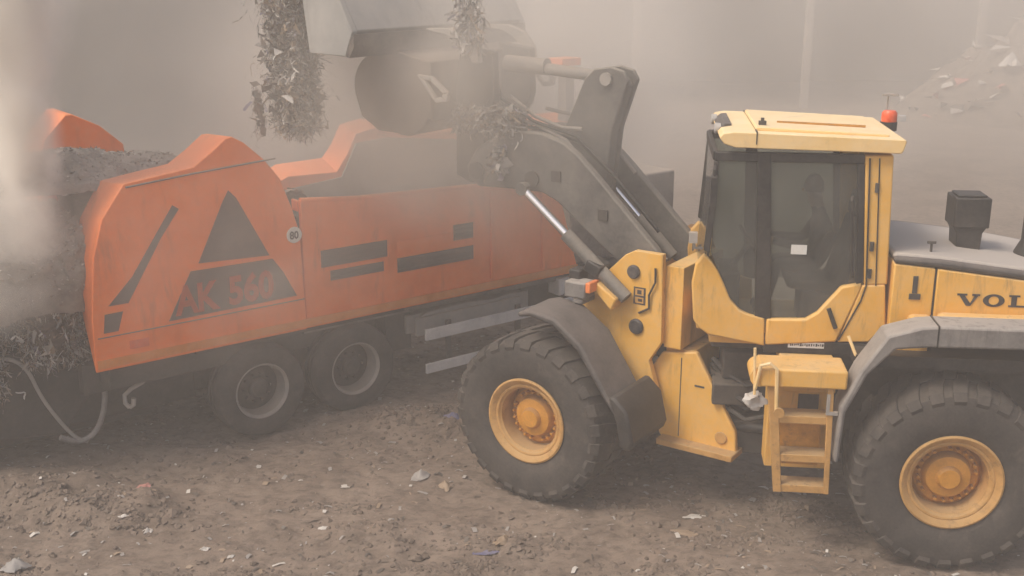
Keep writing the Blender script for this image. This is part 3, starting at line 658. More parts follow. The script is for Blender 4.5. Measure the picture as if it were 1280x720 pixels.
# head lamp cluster on the fender
MB().box((1.50, .62, 2.15), (1.62, .9, 2.22)).box((1.46, .70, 2.22), (1.72, .92, 2.40)).build('lamp_housing', M['fender'], LO, FZ, bevel=.02)
MB().box((1.40, .72, 2.30), (1.458, .92, 2.41)).build('indicator_lamp', M['lamp_orange'], LO, FZ, bevel=.01)
MB().prism([(1.42, 2.42), (1.60, 2.50), (1.54, 2.62), (1.36, 2.55)], .50, .75).box((1.6, .6, 2.36), (1.74, .8, 2.5)).build('head_lamp', M['black'], LO, FZ, bevel=.02)
MB().prism([(1.16, 2.24), (1.42, 2.40), (1.44, 2.30), (1.22, 2.10)], .585, .78).build('lamp_arm', M['yellow'], LO, FZ, bevel=.02)
# lift arms
arm = [(.86, 2.76), (1.2, 3.08), (1.61, 3.47), (1.86, 3.69), (2.02, 3.79), (2.3, 3.875), (2.64, 3.88), (2.95, 3.80), (3.2, 3.62), (3.33, 3.42), (3.3, 3.27), (3.16, 3.2), (2.95, 3.21), (2.64, 3.22), (2.3, 3.22), (2.1, 3.14), (1.85, 2.95), (1.3, 2.55), (1.0, 2.42), (.84, 2.5), (.8, 2.64)]
for sy in (1, -1):
    a = MB().prism(arm, *((.36, .47) if sy > 0 else (-.47, -.36))).build('lift_arm', M['arm'], LO, FZ, bevel=.02)
    for (x, z, r) in ((.97, 2.6, .1), (2.42, 3.36, .09), (3.18, 3.38, .1)):
        MB().lathe([(0, .471 * sy), (r, .471 * sy), (r, .50 * sy), (0, .50 * sy)], 18, 'y', (x, 0, z)).build('arm_pin', M['dark'], a)
MB().tube([(1.92, -.355, 3.36), (1.92, .355, 3.36)], .13, 20).tube([(2.75, -.355, 3.5), (2.75, .355, 3.5)], .09, 16).build('cross_tube', M['arm'], LO, FZ)
# lift cylinders
for y, a0, a1, b0, r in ((.66, (2.42, 3.28), (1.86, 2.84), (1.10, 2.24), .045), (-.22, (1.81, 3.27), (1.43, 2.92), (1.0, 2.52), .034)):
    MB().tube([(a0[0], y, a0[1]), (a1[0], y, a1[1])], r, 20).build('lift_cylinder_rod', M['chrome'], LO, FZ)
    MB().tube([(a1[0], y, a1[1]), (b0[0], y, b0[1])], .075, 20).build('lift_cylinder', M['arm'], LO, FZ)
    MB().tube([(a0[0], y - .05, a0[1]), (a0[0], y + .05, a0[1])], .07, 14).build('rod_eye', M['arm'], LO, FZ)
# bell crank, tilt link, hoses
ck = [(1.44, 4.46), (1.50, 4.56), (1.66, 4.60), (1.86, 4.57), (1.98, 4.46), (2.15, 4.07), (2.35, 3.61), (2.45, 3.25), (2.38, 3.10), (2.2, 3.02), (1.87, 3.04), (1.70, 3.2), (1.62, 3.93)]
MB().prism(ck, -.16, -.10).prism(ck, .06, .12).prism(poly_in(ck, (1.9, 3.8), .9), -.099, .059).build('bell_crank', M['arm'], LO, FZ, bevel=.015)
MB().tube([(1.70, -.02, 4.47), (3.06, -.02, 4.56)], .065, 16).tube([(2.55, -.02, 4.55), (3.1, -.02, 4.565)], .095, 18).tube([(1.70, -.2, 4.47), (1.70, .16, 4.47)], .07, 16).build('tilt_cylinder', M['bracket'], LO, FZ)
MB().tube([(1.0, -.02, 2.5), (1.80, -.02, 3.06)], .06, 16).build('tilt_link', M['arm'], LO, FZ)
hs_ = MB()
hs_.tube([(2.9, .2, 4.22), (2.55, .22, 4.02), (2.2, .22, 3.92), (1.95, .2, 3.92)], .022, 8)
hs_.tube([(2.9, .30, 3.98), (2.5, .3, 3.95), (2.1, .3, 3.80), (1.7, .28, 3.4), (1.3, .26, 2.98)], .022, 8)
hs_.tube([(2.7, -.25, 4.05), (2.3, -.25, 4.0), (1.95, -.25, 3.86), (1.5, -.22, 3.42)], .022, 8)
hs_.build('hydraulic_hose', M['bracket'], LO, FZ)
hn = MB()
hn.tube([(.95, .30, 2.95), (1.5, .33, 3.5), (1.95, .33, 3.86), (2.5, .33, 3.98), (2.95, .30, 4.2), (3.1, .25, 4.5)], .018, 8)
hn.tube([(.95, .25, 2.9), (1.5, .28, 3.46), (1.95, .28, 3.80), (2.5, .28, 3.90), (3.0, .26, 3.9), (3.15, .2, 4.1)], .018, 8)
hn.build('arm_hoses', M['black'], LO, FZ)
for yy, x0_ in ((.475, 1.45), (.475, 2.05)): MB().box((x0_, yy, 3.0 + (x0_ - 1.45) * .6), (x0_ + .12, yy + .012, 3.12 + (x0_ - 1.45) * .6)).build('weld_plate', M['dark'], LO, FZ)
# coupler
cp = MB()
for y in (-.44, .32): cp.prism([(2.98, 4.72), (3.42, 4.78), (3.5, 4.3), (3.5, 3.3), (3.3, 3.22), (3.12, 3.3), (3.1, 3.9), (2.96, 4.2)], y, y + .12)
cp.box((3.36, -.319, 3.3), (3.48, .319, 4.7))
cp.build('quick_coupler', M['dark'], LO, FZ, bevel=.015)
# tipping frame : rounded drum-like carrier in front of the coupler
df = [(3.505, 4.62), (3.505, 3.95)] + arc(3.9, 4.15, .38, 205, 290, 8) + [(4.3, 3.80), (4.55, 3.95)] + arc(4.25, 4.3, .40, -25, 80, 8) + [(4.0, 4.72)]
MB().prism(df, -1.25, .88).build('tipping_frame', M['drum'], LO, FZ, bevel=.05)
for y in (.50, -.62):
    b = MB().prism([(3.80, 4.965), (3.45, 4.975), (3.22, 4.90), (3.08, 4.72), (3.06, 4.60), (3.16, 4.60), (3.24, 4.72), (3.38, 4.83), (3.52, 4.895), (3.80, 4.94)], y, y + .08)
    ring_o = [(3.66, 4.48), (3.45, 4.47), (3.22, 4.30), (3.24, 4.20), (3.40, 4.18)]; ring_i = [(3.56, 4.43), (3.47, 4.42), (3.30, 4.29), (3.31, 4.25), (3.40, 4.24)]
    for i in range(5): k2 = (i + 1) % 5; b.prism([ring_o[i], ring_o[k2], ring_i[k2], ring_i[i]], .89 if y > 0 else -1.31, .95 if y > 0 else -1.255)
    b.build('bucket_bracket', M['bracket'], LO, FZ, bevel=.02)
# tipped bucket
bk = MB()
side = [(3.94, 4.97), (4.05, 4.70), (4.58, 4.72), (4.66, 5.35), (5.75, 5.75), (5.55, 6.35), (5.0, 6.42), (4.45, 5.95)]
for y in (1.58, -1.66): bk.prism(side, y, y + .08)
bk.prism([(3.945, 4.975), (4.0, 4.93), (4.5, 5.9), (5.0, 6.36), (5.0, 6.415), (4.45, 5.945)], -1.579, 1.579)
bk.prism([(5.0, 6.414), (5.0, 6.36), (5.5, 6.29), (5.55, 6.34)], -1.579, 1.579)
bucket = bk.build('bucket', M['bucket'], LO, FZ, bevel=.012)
MB().prism([(3.96, 4.93), (4.05, 4.705), (4.57, 4.73), (4.60, 4.80), (4.12, 4.80), (4.02, 4.92)], -1.577, 1.577).build('bucket_lip', M['bucket_dark'], bucket)
MB().prism([(3.925, 4.94), (3.98, 4.86), (4.04, 4.70), (4.0, 4.69), (3.93, 4.80)], -1.66, 1.66).build('cutting_edge', M['bucket_dark'], bucket)

# operator
def person(name, joints, edges, radii, skin_from, parent_xf, label):
    me = bpy.data.meshes.new(name); me.from_pydata(joints, edges, [])
    o = bpy.data.objects.new(name, me); C.objects.link(o)
    o.modifiers.new('skin', 'SKIN'); sub = o.modifiers.new('sub', 'SUBSURF'); sub.levels = 2; sub.render_levels = 2
    for v, r in zip(me.skin_vertices[0].data, radii): v.radius = (r, r)
    me.skin_vertices[0].data[0].use_root = True
    dg = bpy.context.evaluated_depsgraph_get()
    m2 = bpy.data.meshes.new_from_object(o.evaluated_get(dg)); bpy.data.objects.remove(o)
    m2.materials.clear(); m2.materials.append(M['cloth']); m2.materials.append(M['skin'])
    for p in m2.polygons:
        p.use_smooth = True; p.material_index = 1 if skin_from(p.center) else 0
    o = bpy.data.objects.new(name, m2); C.objects.link(o); return o
J = [(-.70, 0, 2.68), (-.73, 0, 2.9), (-.72, 0, 3.10), (-.66, 0, 3.24), (-.62, 0, 3.34), (-.58, 0, 3.47),
     (-.70, .19, 3.12), (-.55, .25, 2.88), (-.25, .17, 2.92), (-.12, .15, 2.95),
     (-.70, -.19, 3.12), (-.55, -.25, 2.88), (-.25, -.17, 2.92), (-.12, -.15, 2.95),
     (-.62, .10, 2.66), (-.25, .12, 2.68), (-.16, .12, 2.25), (-.04, .12, 2.15),
     (-.62, -.10, 2.66), (-.25, -.12, 2.68), (-.16, -.12, 2.25), (-.04, -.12, 2.15)]
E_ = [(0, 1), (1, 2), (2, 3), (3, 4), (4, 5), (2, 6), (6, 7), (7, 8), (8, 9), (2, 10), (10, 11), (11, 12), (12, 13), (0, 14), (14, 15), (15, 16), (16, 17), (0, 18), (18, 19), (19, 20), (20, 21)]
rad = [.15, .15, .15, .06, .085, .085, .075, .055, .042, .04, .075, .055, .042, .04, .10, .075, .055, .05, .10, .075, .055, .05]
op = person('person', J, E_, rad, lambda c: c.z > 3.27 or (c.x > -.2 and c.z > 2.8), None, None)
op.location = LO.location; op.rotation_euler = LO.rotation_euler
tag(op, 'person in dark work clothes seated at the steering wheel inside the cab', 'person')
MB().lathe([(0, .13), (.05, .125), (.095, .06), (.102, 0), (.1, -.04), (0, -.04)], 18, 'z', (-.595, 0, 3.47)).build('hair', M['ink'], op)
fc = MB().box((-.508, -.012, 3.42), (-.478, .012, 3.46)).build('nose', M['skin'], op, bevel=.008)

# ================================================================== SHREDDER
TR = empty('waste_shredder', (-4.607, 11.6656, 0), R(37.5))
tag(TR, 'orange mobile shredder on a wheeled trailer with large grey letters, half lost in dust', 'shredder')
# near housing pod (lofted so its underside is chamfered inwards)
na = [(0.0, 1.30), (0.02, 1.94), (.10, 2.60), (.23, 3.01), (.50, 3.37), (1.30, 3.47), (1.52, 3.62), (1.70, 3.755), (1.78, 3.77), (1.92, 3.69), (2.16, 3.47), (2.35, 3.22), (2.48, 2.86), (2.57, 2.54), (2.60, 1.30)]
nb = [(0.22, 1.70), (.10, 2.10), (.06, 2.42), (.22, 2.90), (.47, 3.30), (1.28, 3.41), (1.50, 3.55), (1.72, 3.715), (1.79, 3.72), (1.92, 3.65), (2.16, 3.43), (2.35, 3.2), (2.48, 2.86), (2.57, 2.54), (2.60, 1.70)]
pod = MB().prism(na, 0.0, .75, poly2=nb).build('side_housing', M['orange'], TR, bevel=.012)
MB().tube([(.52, -.004, 3.33), (1.30, -.004, 3.40), (2.30, -.004, 3.47)], .012, 6).build('housing_seam', M['liner'], pod)
# far housing
fa_ = [(.15, 2.2), (.10, 3.3), (.23, 3.66), (.50, 3.93), (.58, 3.93), (.89, 3.77), (1.16, 3.52), (1.3, 1.6)]
MB().prism(fa_, 1.86, 2.62).build('side_housing', M['orange'], TR, bevel=.012)
# side wall of hopper
hw = [(2.61, 1.30), (2.61, 2.92), (3.42, 2.84), (5.13, 2.79), (6.16, 2.69), (6.68, 2.55), (7.07, 1.30)]
wall = MB().prism(hw, .03, .10).box((2.62, .03, 2.76), (2.66, .3, 2.9)).build('hopper_wall', M['orange'], TR, bevel=.01)
wall['label'] = 'near orange hopper side wall with grey grilles'
wall2 = MB().prism([(3.3, 1.3), (3.3, 2.55), (3.74, 2.72), (4.53, 2.70), (4.72, 2.95), (4.88, 3.24), (5.2, 3.30), (5.8, 3.14), (7.2, 3.12), (9.5, 3.10), (9.5, 2.5), (7.2, 1.3)], 2.62, 3.05,
            poly2=[(3.3, 1.5), (3.3, 2.65), (3.76, 2.84), (4.52, 2.86), (4.68, 3.05), (4.85, 3.34), (5.2, 3.40), (5.8, 3.26), (7.2, 3.22), (9.7, 3.20), (9.7, 2.5), (7.2, 1.5)]).build('hopper_wall', M['orange'], TR, bevel=.01)
MB().prism([(3.35, 1.35), (3.35, 2.50), (4.6, 2.62), (4.86, 3.10), (5.4, 3.14), (7.1, 2.95), (7.1, 1.35)], 2.585, 2.617).prism([(2.62, 1.35), (2.62, 2.88), (6.6, 2.6), (7.0, 1.35)], .102, .125).box((2.62, .13, 1.2), (7.0, 2.58, 1.6)).prism([(2.605, 1.6), (2.605, 2.7), (2.63, 2.7), (2.9, 1.6)], .13, 2.58).build('hopper_liner', M['liner'], TR)
# body core, chassis
MB().box((.30, .76, 1.6), (2.6, 1.85, 3.05)).box((.1, 1.0, 1.25), (2.6, 2.5, 1.7)).build('machine_core', M['liner'], TR)
MB().box((.0, .55, .86), (9.4, .72, 1.22)).box((.0, 1.85, .86), (9.4, 2.02, 1.22)).box((6.2, .3, .7), (7.0, 2.2, 1.24)).box((.2, .2, 1.0), (2.2, 2.4, 1.24)).box((3.9, .30, .62), (4.3, .9, 1.2)).build('chassis', M['dark'], TR, bevel=.01)
MB().box((1.2, .12, 1.225), (4.1, .58, 1.275)).build('mudguard', M['black'], TR, bevel=.01)
MB().box((4.32, .18, .80), (6.1, .24, 1.06)).box((4.2, .25, .84), (6.3, .8, 1.1)).prism([(4.4, 1.06), (6.1, 1.06), (6.0, 1.13), (5.6, 1.10), (5.2, 1.14), (4.5, 1.11)], .2, .7).build('tool_box', M['bracket'], TR, bevel=.015)
# housings at the front end
MB().box((7.3, .5, 1.25), (9.5, 2.3, 2.5)).build('engine_housing', M['liner'], TR, bevel=.03)
MB().box((8.45, 2.0, 3.2), (8.62, 2.2, 4.08)).build('stack_pipe', M['liner'], TR)
MB().box((8.32, 1.95, 4.1), (8.72, 2.3, 4.22)).build('stack_cap', M['orange'], TR, bevel=.01)
MB().box((6.72, .05, .98), (7.25, .5, 1.24)).build('battery_box', M['alu'], TR, bevel=.02)
# side guard rails and posts
MB().box((4.34, -.02, .79), (7.25, .02, .945)).build('side_guard', M['alu'], TR, bevel=.006)
MB().box((4.34, -.02, .32), (6.9, .02, .455)).build('side_guard', M['alu'], TR, bevel=.006)
for u in (4.7, 5.9, 6.8): MB().box((u, .022, .32), (u + .08, .06, 1.0)).build('guard_post', M['dark'], TR)
MB().box((.03, -.008, 1.335), (7.02, .0, 1.435)).build('reflective_strip', M['strip'], TR)
# graphics
gr = MB()
gr.prism([(1.69, 3.16), (1.62, 3.05), (1.27, 2.36), (2.15, 2.32), (1.78, 3.06)], -.007, -.0015)
gr.prism([(1.17, 2.28), (.87, 1.74), (2.48, 1.76), (2.32, 2.08), (2.19, 2.27)], -.007, -.0015)
gr.prism([(1.02, 3.07), (1.09, 3.02), (.86, 2.72), (.43, 2.04), (.21, 2.04), (.5, 2.33)], -.007, -.0015)
gr.prism([(.16, 1.95), (.36, 1.955), (.29, 1.74), (.13, 1.74)], -.007, -.0015)
gr.build('graphic_panel', M['decal'], TR)
tx = MB()
textmesh(tx, 'AK', .46, lambda a, b, c: (.97 + a * .80, -.0095 - abs(c) * .2, 1.80 + b * 1.0), bold=.018)
textmesh(tx, '560', .46, lambda a, b, c: (1.60 + a * .84, -.0095 - abs(c) * .2, 1.81 + b * 1.0), bold=.018)
tx.build('lettering', M['decal_red'], TR)
# panel seams, latches, hinges on the housing and the hopper wall
for pts in [[(.06, -.003, 1.69), (2.58, -.003, 1.70)]]:
    MB().tube(pts, .007, 6).build('panel_seam', M['liner'], pod)
for u in (4.0, 5.45, 6.35): MB().prism([(u, 1.47), (u, 2.70), (u + .05, 2.70), (u + .05, 1.47)], -.002, .029).build('stiffening_rib', M['orange'], wall, bevel=.006) if u != 4.0 else None
MB().tube([(2.62, .06, 2.915), (3.42, .06, 2.845), (5.13, .06, 2.795), (6.16, .06, 2.695), (6.66, .06, 2.56)], .035, 10).build('top_rail', M['orange'], wall)
# round speed plate
sp_ = MB().lathe([(0, -.012), (.095, -.012), (.1, -.008), (.1, -.001), (0, -.001)], 28, 'y', (2.49, 0, 2.52)).build('round_plate', M['white'], TR)
t80 = MB(); textmesh(t80, '80', .13, lambda a, b, c: (2.425 + a * .9, -.0145 - abs(c) * .2, 2.475 + b), bold=.004, depth=.002); t80.build('lettering', M['ink'], sp_)
# grilles
def grille(x0, x1, z0, z1, n, m='decal'):
    g = MB().box((x0, .022, z0), (x1, .0295, z1))
    for k in range(n):
        z = z0 + (z1 - z0) * (k + .3) / n
        g.box((x0 + .02, .012, z), (x1 - .02, .0215, z + (z1 - z0) / n * .45))
    g.build('grille', M[m], wall)
grille(2.85, 3.80, 2.045, 2.26, 4); grille(2.97, 3.74, 1.86, 1.985, 3); grille(3.95, 5.16, 1.80, 1.99, 3); grille(4.84, 5.16, 2.10, 2.31, 4)
MB().box((3.95, .022, 2.0), (4.80, .0295, 2.22)).build('access_panel', M['orange'], wall, bevel=.004)
MB().box((.40, -.01, 1.50), (.62, -.001, 1.60)).build('marker_lamp', M['decal_red'], TR, bevel=.005)
# wheels
def tw_tyre():
    mb = MB().lathe([(.30, -.15), (.36, -.185), (.45, -.19), (.515, -.17), (.54, -.13), (.545, -.05), (.53, -.045), (.53, -.03), (.545, -.025), (.545, .025), (.53, .03), (.53, .045), (.545, .05), (.54, .13), (.515, .17), (.45, .19), (.36, .185), (.30, .15)], 56, 'y')
    return mb
def tw_rim():
    return MB().lathe([(.30, -.15), (.318, -.172), (.328, -.165), (.312, -.14), (.296, -.13), (.288, -.06), (.280, .04), (.275, .06)], 48, 'y')
def tw_disc():
    mb = MB().lathe([(.277, .055), (.20, .03), (.17, .0), (.12, -.01), (.115, -.07), (.09, -.09), (0, -.09), ], 48, 'y')
    for k in range(10):
        a = 2 * math.pi * k / 10; mb.lathe([(0, -.03), (.016, -.03), (.016, .02)], 8, 'y', (.165 * math.cos(a), 0, .165 * math.sin(a)))
    return mb
ft = None
for u in (2.0, 3.32):
    for Lw in (.27, 2.25):
        w = empty('wheel', (u, Lw, .59), 0 if Lw < 1 else math.pi, TR); w.scale = (1.09, 1.05, 1.09)
        if ft is None: ft = (tw_tyre().build('tyre', M['rubber'], w), tw_rim().build('rim', M['rimgrey'], w), tw_disc().build('hub', M['dark'], w))
        else:
            for q in ft: c = q.copy(); C.objects.link(c); c.parent = w
for u in (2.0, 3.32): MB().tube([(u, .3, .59), (u, 2.25, .59)], .08, 12).build('axle', M['dark'], TR)
# rear conveyor chute and hanging straps
MB().prism([(-2.6, 1.9), (.3, 1.25), (.3, 1.05), (-2.6, 1.7)], .75, 2.3).box((.0, .8, .95), (.3, 2.3, 1.9)).build('discharge_conveyor', M['dark'], TR, bevel=.02)
MB().box((-3.2, 1.05, .25), (1.0, 2.3, .95)).box((-.2, 1.0, .35), (1.5, 2.2, 1.2)).build('tail_shade_block', M['black'], TR, bevel=.03)  # added black boxes standing in for the dark shadow under the tail
def soft(p, k=2):
    for _ in range(k):
        p = [p[0]] + [tuple(a * w_ + b * (1 - w_) for a, b in zip(p[i], p[i + 1])) for i in range(len(p) - 1) for w_ in (.75, .25)] + [p[-1]]
    return p
MB().tube(soft([(-.95, .62, 1.50), (-.72, .62, 1.46), (-.56, .62, 1.30), (-.46, .62, .95), (-.30, .62, .62), (-.14, .62, .36), (.0, .62, .27)]), .022, 8).build('hanging_hose', M['bracket'], TR)
MB().tube(soft([(.22, .62, 1.20), (.26, .62, .95), (.24, .62, .66), (.15, .62, .42), (.02, .62, .30), (-.14, .62, .30), (-.3, .62, .40)]), .034, 8).build('hanging_hose', M['fender'], TR)
MB().tube([(.74, .3, 1.2), (.70, .3, 1.08), (.60, .3, .97), (.46, .3, .92), (.38, .3, .86), (.38, .3, .76), (.42, .3, .70)], .026, 8).tube([(.42, .3, .70), (.47, .3, .72), (.48, .3, .80)], .03, 8).build('hook_cable', M['bracket'], TR)
# feet : jack
MB().box((7.6, .9, .05), (7.8, 1.1, .95)).box((7.5, .8, .0), (7.9, 1.2, .06)).build('support_leg', M['dark'], TR)

# ------------------------------------------------------------------ shredded waste lying on the machine and hanging at its tail
def lump(name, fn, nu, nv, mats, extra, lab, xf=TR, hair=0.05, amp=1.0):
    """closed-looking lumpy sheet given by fn(s, t) -> point, with shreds stuck on"""
    mb = MB(); v = []; f = []
    for j in range(nv + 1):
        for i in range(nu + 1):
            p = Vector(fn(i / nu, j / nv)); a_ = mnoise.noise_vector(p * 1.7 + Vector((9, 3, 5))) * .15 + mnoise.noise_vector(p * 5) * .07 + mnoise.noise_vector(p * 13) * .035
            v.append(p + a_ * amp)
    for j in range(nv):
        for i in range(nu):
            a = j * (nu + 1) + i; f.append((a, a + 1, a + nu + 2, a + nu + 1))
    mb.add(v, f, 0, True)
    rg = np.random.default_rng(len(name) + nu)
    for k in range(extra):
        p = np.array(v[rg.integers(0, len(v))]); d = rg.normal(size=3); d /= np.linalg.norm(d); d[2] = abs(d[2]) * .6
        e_ = rg.normal(size=3); e_ -= d * (e_ @ d); e_ /= np.linalg.norm(e_)
        l = hair * rg.uniform(.3, 1.8); w = hair * rg.uniform(.1, .5)
        q = [p - e_ * w, p + e_ * w, p + d * l + e_ * w * .7 + rg.normal(size=3) * .01, p + d * l - e_ * w * .7]
        mb.add(q, [(0, 1, 2, 3)], int(rg.choice(len(mats) - 1)) + 1 if rg.uniform() < .55 else 0)
    o = mb.build(name, mats, smooth_angle=60, fix=False)
    o.location = xf.location; o.rotation_euler = xf.rotation_euler
    tag(o, lab, 'waste heap'); return o
FL = [M['fluff'], M['s_grey'], M['s_tan'], M['s_brown'], M['s_white']]
def f_top(s, t):
    u = -1.6 + 3.15 * s; L = .62 + 1.28 * t
    z = 3.10 + .34 * math.sin(math.pi * min(1, max(0, t * 1.0))) ** .75 - .55 * max(0, s - .9) * 4 * .3 + .10 * float(fbm(np.array([u * 3]), np.array([L * 3]), 41, 4)[0]) + (.14 if s < .6 else .14 - .25 * (s - .6))
    if t in (0, 1) or s in (0, 1): z -= .04
    return (u, L, z)
lump('shredded_waste', f_top, 130, 70, FL, 5000, 'grey layer of shredded waste lying along the top of the orange shredder', hair=.022, amp=.38)
def f_tail(s, t):
    a = math.pi * s; u = -1.5 + 1.75 * t
    L = 1.35 - (1.0 + .12 * math.sin(3 * a)) * math.copysign(abs(math.cos(a)) ** .7, math.cos(a)); z = 1.95 + (.85 + .2 * t) * max(0, math.sin(a)) ** .6
    u += -.25 * math.sin(a) + .1
    return (u, L, z)
lump('shredded_waste', f_tail, 120, 90, FL, 6000, 'grey mass of shredded waste spilling from the tail of the shredder', hair=.026, amp=.75)
MB().box((-1.2, .95, .9), (.30, 2.3, 2.1)).prism([(-1.3, 2.1), (-1.3, .8), (-.9, .45), (-.2, .35), (.25, .9), (.29, 2.1)], .80, .94).build('tail_frame', M['black'], TR, bevel=.03)
def f_in(s, t):
    u = 2.62 + 1.5 * s; L = .14 + 1.2 * t
    return (u, L, 2.96 - .45 * s + .15 * float(fbm(np.array([u * 3]), np.array([L * 3]), 61, 4)[0]) - .2 * t)
lump('shredded_waste', f_in, 40, 30, FL, 260, 'dark shredded waste heaped inside the near edge of the hopper', hair=.05)

# tangled strips hanging from the bucket and lodged on the arms (front frame coordinates)
XF = Matrix.Translation(LO.location) @ Matrix.Rotation(R(146), 4, 'Z')
def tangle(name, cen, ext, n, seed, lab, cat, hang=0.5, wid=.018, sheets=40, taper=0, core=False, xf=None):
    rg = np.random.default_rng(seed); mb = MB()
    mats = [M['s_grey'], M['s_brown'], M['s_dark'], M['s_tan'], M['s_white'], M['s_lilac'], M['fluff']]
    pr = [.27, .15, .05, .17, .17, .06, .13]
    for k in range(n):
        t = rg.uniform(); c = np.array(cen) + (rg.uniform(-1, 1, 3) * np.array(ext)) * np.array([1 - taper * (1 - t), 1 - taper * (1 - t), 1])
        if core and rg.uniform() < .09: c = np.array(cen) + (c - np.array(cen)) * rg.uniform(1.1, 1.75)
        if taper: c[2] = cen[2] + ext[2] * (2 * t - 1)
        p = c.copy(); d = rg.normal(size=3); d[2] -= hang * 2; d /= np.linalg.norm(d)
        seg = rg.integers(3, 9); w = wid * (.4 + 2.2 * rg.uniform() ** 3); pts = []
        sd = rg.normal(size=3); step = rg.uniform(.010, .042)
        for i in range(seg):
            sd = sd + rg.normal(size=3) * .5; e_ = sd - d * (sd @ d); e_ = e_ / (np.linalg.norm(e_) + 1e-6)
            pts += [p - e_ * w, p + e_ * w]; p = p + d * step; d = d + rg.normal(size=3) * .45; d[2] -= hang * .3; d /= np.linalg.norm(d)
        mb.add([tuple(q) for q in pts], [(2 * i, 2 * i + 1, 2 * i + 3, 2 * i + 2) for i in range(seg - 1)], int(rg.choice(7, p=pr)), True)
    for k in range(sheets):
        c = np.array(cen) + rg.uniform(-1, 1, 3) * np.array(ext) * .85; s = .012 + .05 * rg.uniform() ** 2; mi = int(rg.choice(7, p=pr))
        g = [c + rg.normal(size=3) * s for _ in range(6)]
        mb.add([tuple(q) for q in g], [(0, 1, 2), (0, 2, 3), (2, 3, 4), (3, 4, 5)], mi, True)
    if core:
        v = []; f = []; nu, nv = 40, 60
        for j in range(nv + 1):
            for i in range(nu + 1):
                t = j / nv; a = 2 * math.pi * i / nu; k = (.80 - .45 * (1 - t)) * math.sin(math.pi * min(1, t + .02)) ** .3
                p = Vector((cen[0] + ext[0] * k * math.cos(a), cen[1] + ext[1] * k * math.sin(a), cen[2] + ext[2] * (2 * t - 1) * .95))
                v.append(p + mnoise.noise_vector(p * 4) * .09 + mnoise.noise_vector(p * 12) * .06 + mnoise.noise_vector(p * 30) * .02)
        for j in range(nv):
            for i in range(nu): q = j * (nu + 1) + i; f.append((q, q + 1, q + nu + 2, q + nu + 1))
        mb.add(v, f, 1)
    o = mb.build(name, mats, smooth_angle=70, fix=False); o.matrix_world = xf or XF; tag(o, lab, cat); return o
tangle('hanging_waste', (5.22, 1.28, 4.75), (.34, .26, 1.0), 7500, 1, 'thick tangle of plastic strips hanging from the tipped bucket lip', 'hanging waste', hang=.25, wid=.0055, sheets=700, taper=.35, core=True)
tangle('hanging_waste', (5.78, 1.35, 4.0), (.05, .06, .32), 70, 2, 'thin tail of strips dangling below the bucket tangle', 'hanging waste', hang=.8, wid=.007, sheets=8, core=True)
tangle('lodged_waste', (3.05, .42, 3.98), (.44, .16, .12), 1500, 3, 'clump of plastic strips lodged on top of the near lift arm', 'lodged waste', hang=.25, wid=.0075, sheets=160)
tangle('lodged_waste', (3.2, .58, 5.08), (.14, .1, .28), 520, 4, 'strips caught on the bucket bracket above the coupler', 'lodged waste', hang=.4, wid=.0075, sheets=24)
tangle('dangling_rag', (2.86, .52, 3.58), (.06, .04, .12), 40, 6, 'pale rag dangling below the clump on the lift arm', 'rag', hang=.9, wid=.05, sheets=4)
XT = Matrix.Translation(TR.location) @ Matrix.Rotation(R(37.5), 4, 'Z')
tangle('hanging_waste', (-.25, .62, 1.75), (.45, .22, .42), 1500, 12, 'grey fringe of shredded waste hanging at the shredder tail above the looped hoses', 'hanging waste', hang=.7, wid=.006, sheets=80, core=True, taper=.3, xf=XT)
tangle('hanging_waste', (-1.0, .7, 1.45), (.3, .2, .45), 700, 13, 'second fringe of waste hanging at the far left edge of the shredder tail', 'hanging waste', hang=.7, wid=.006, sheets=50, core=True, taper=.3, xf=XT)
ct = crumple('caught_film', M['s_white'], (0, 0, 0), .13, 77, flat=.9); ct.matrix_world = Matrix.Translation(LO.location) @ Matrix.Rotation(R(173), 4, 'Z') @ Matrix.Translation((.0, 1.30, 1.62)) @ Matrix.Rotation(R(-80), 4, 'X')
tag(ct, 'white crumpled film caught beside the loader ladder', 'film')

# ================================================================== AIR : even haze, and dust thrown up by the work
def volmat(name, col, dens, build=None, step=1.0, aniso=0.0):
    m, nt, out = newmat(name)
    pv = N(nt, 'ShaderNodeVolumePrincipled'); pv.inputs['Color'].default_value = (*col, 1); pv.inputs['Density'].default_value = dens; pv.inputs['Anisotropy'].default_value = aniso
    if build: build(nt, pv)
    nt.links.new(pv.outputs[0], out.inputs['Volume'])
    try: m.cycles.volume_step_rate = step
    except Exception: pass
    return m
HZCOL = (0.945, 0.898, 0.828)
hz_ = MB().box((-330, -330, -3), (330, 330, 9.8)).build('haze', volmat('even_haze', HZCOL, 0.0125))
hz_['kind'] = 'stuff'; hz_['label'] = 'pale dust hanging evenly in the air over the whole yard'

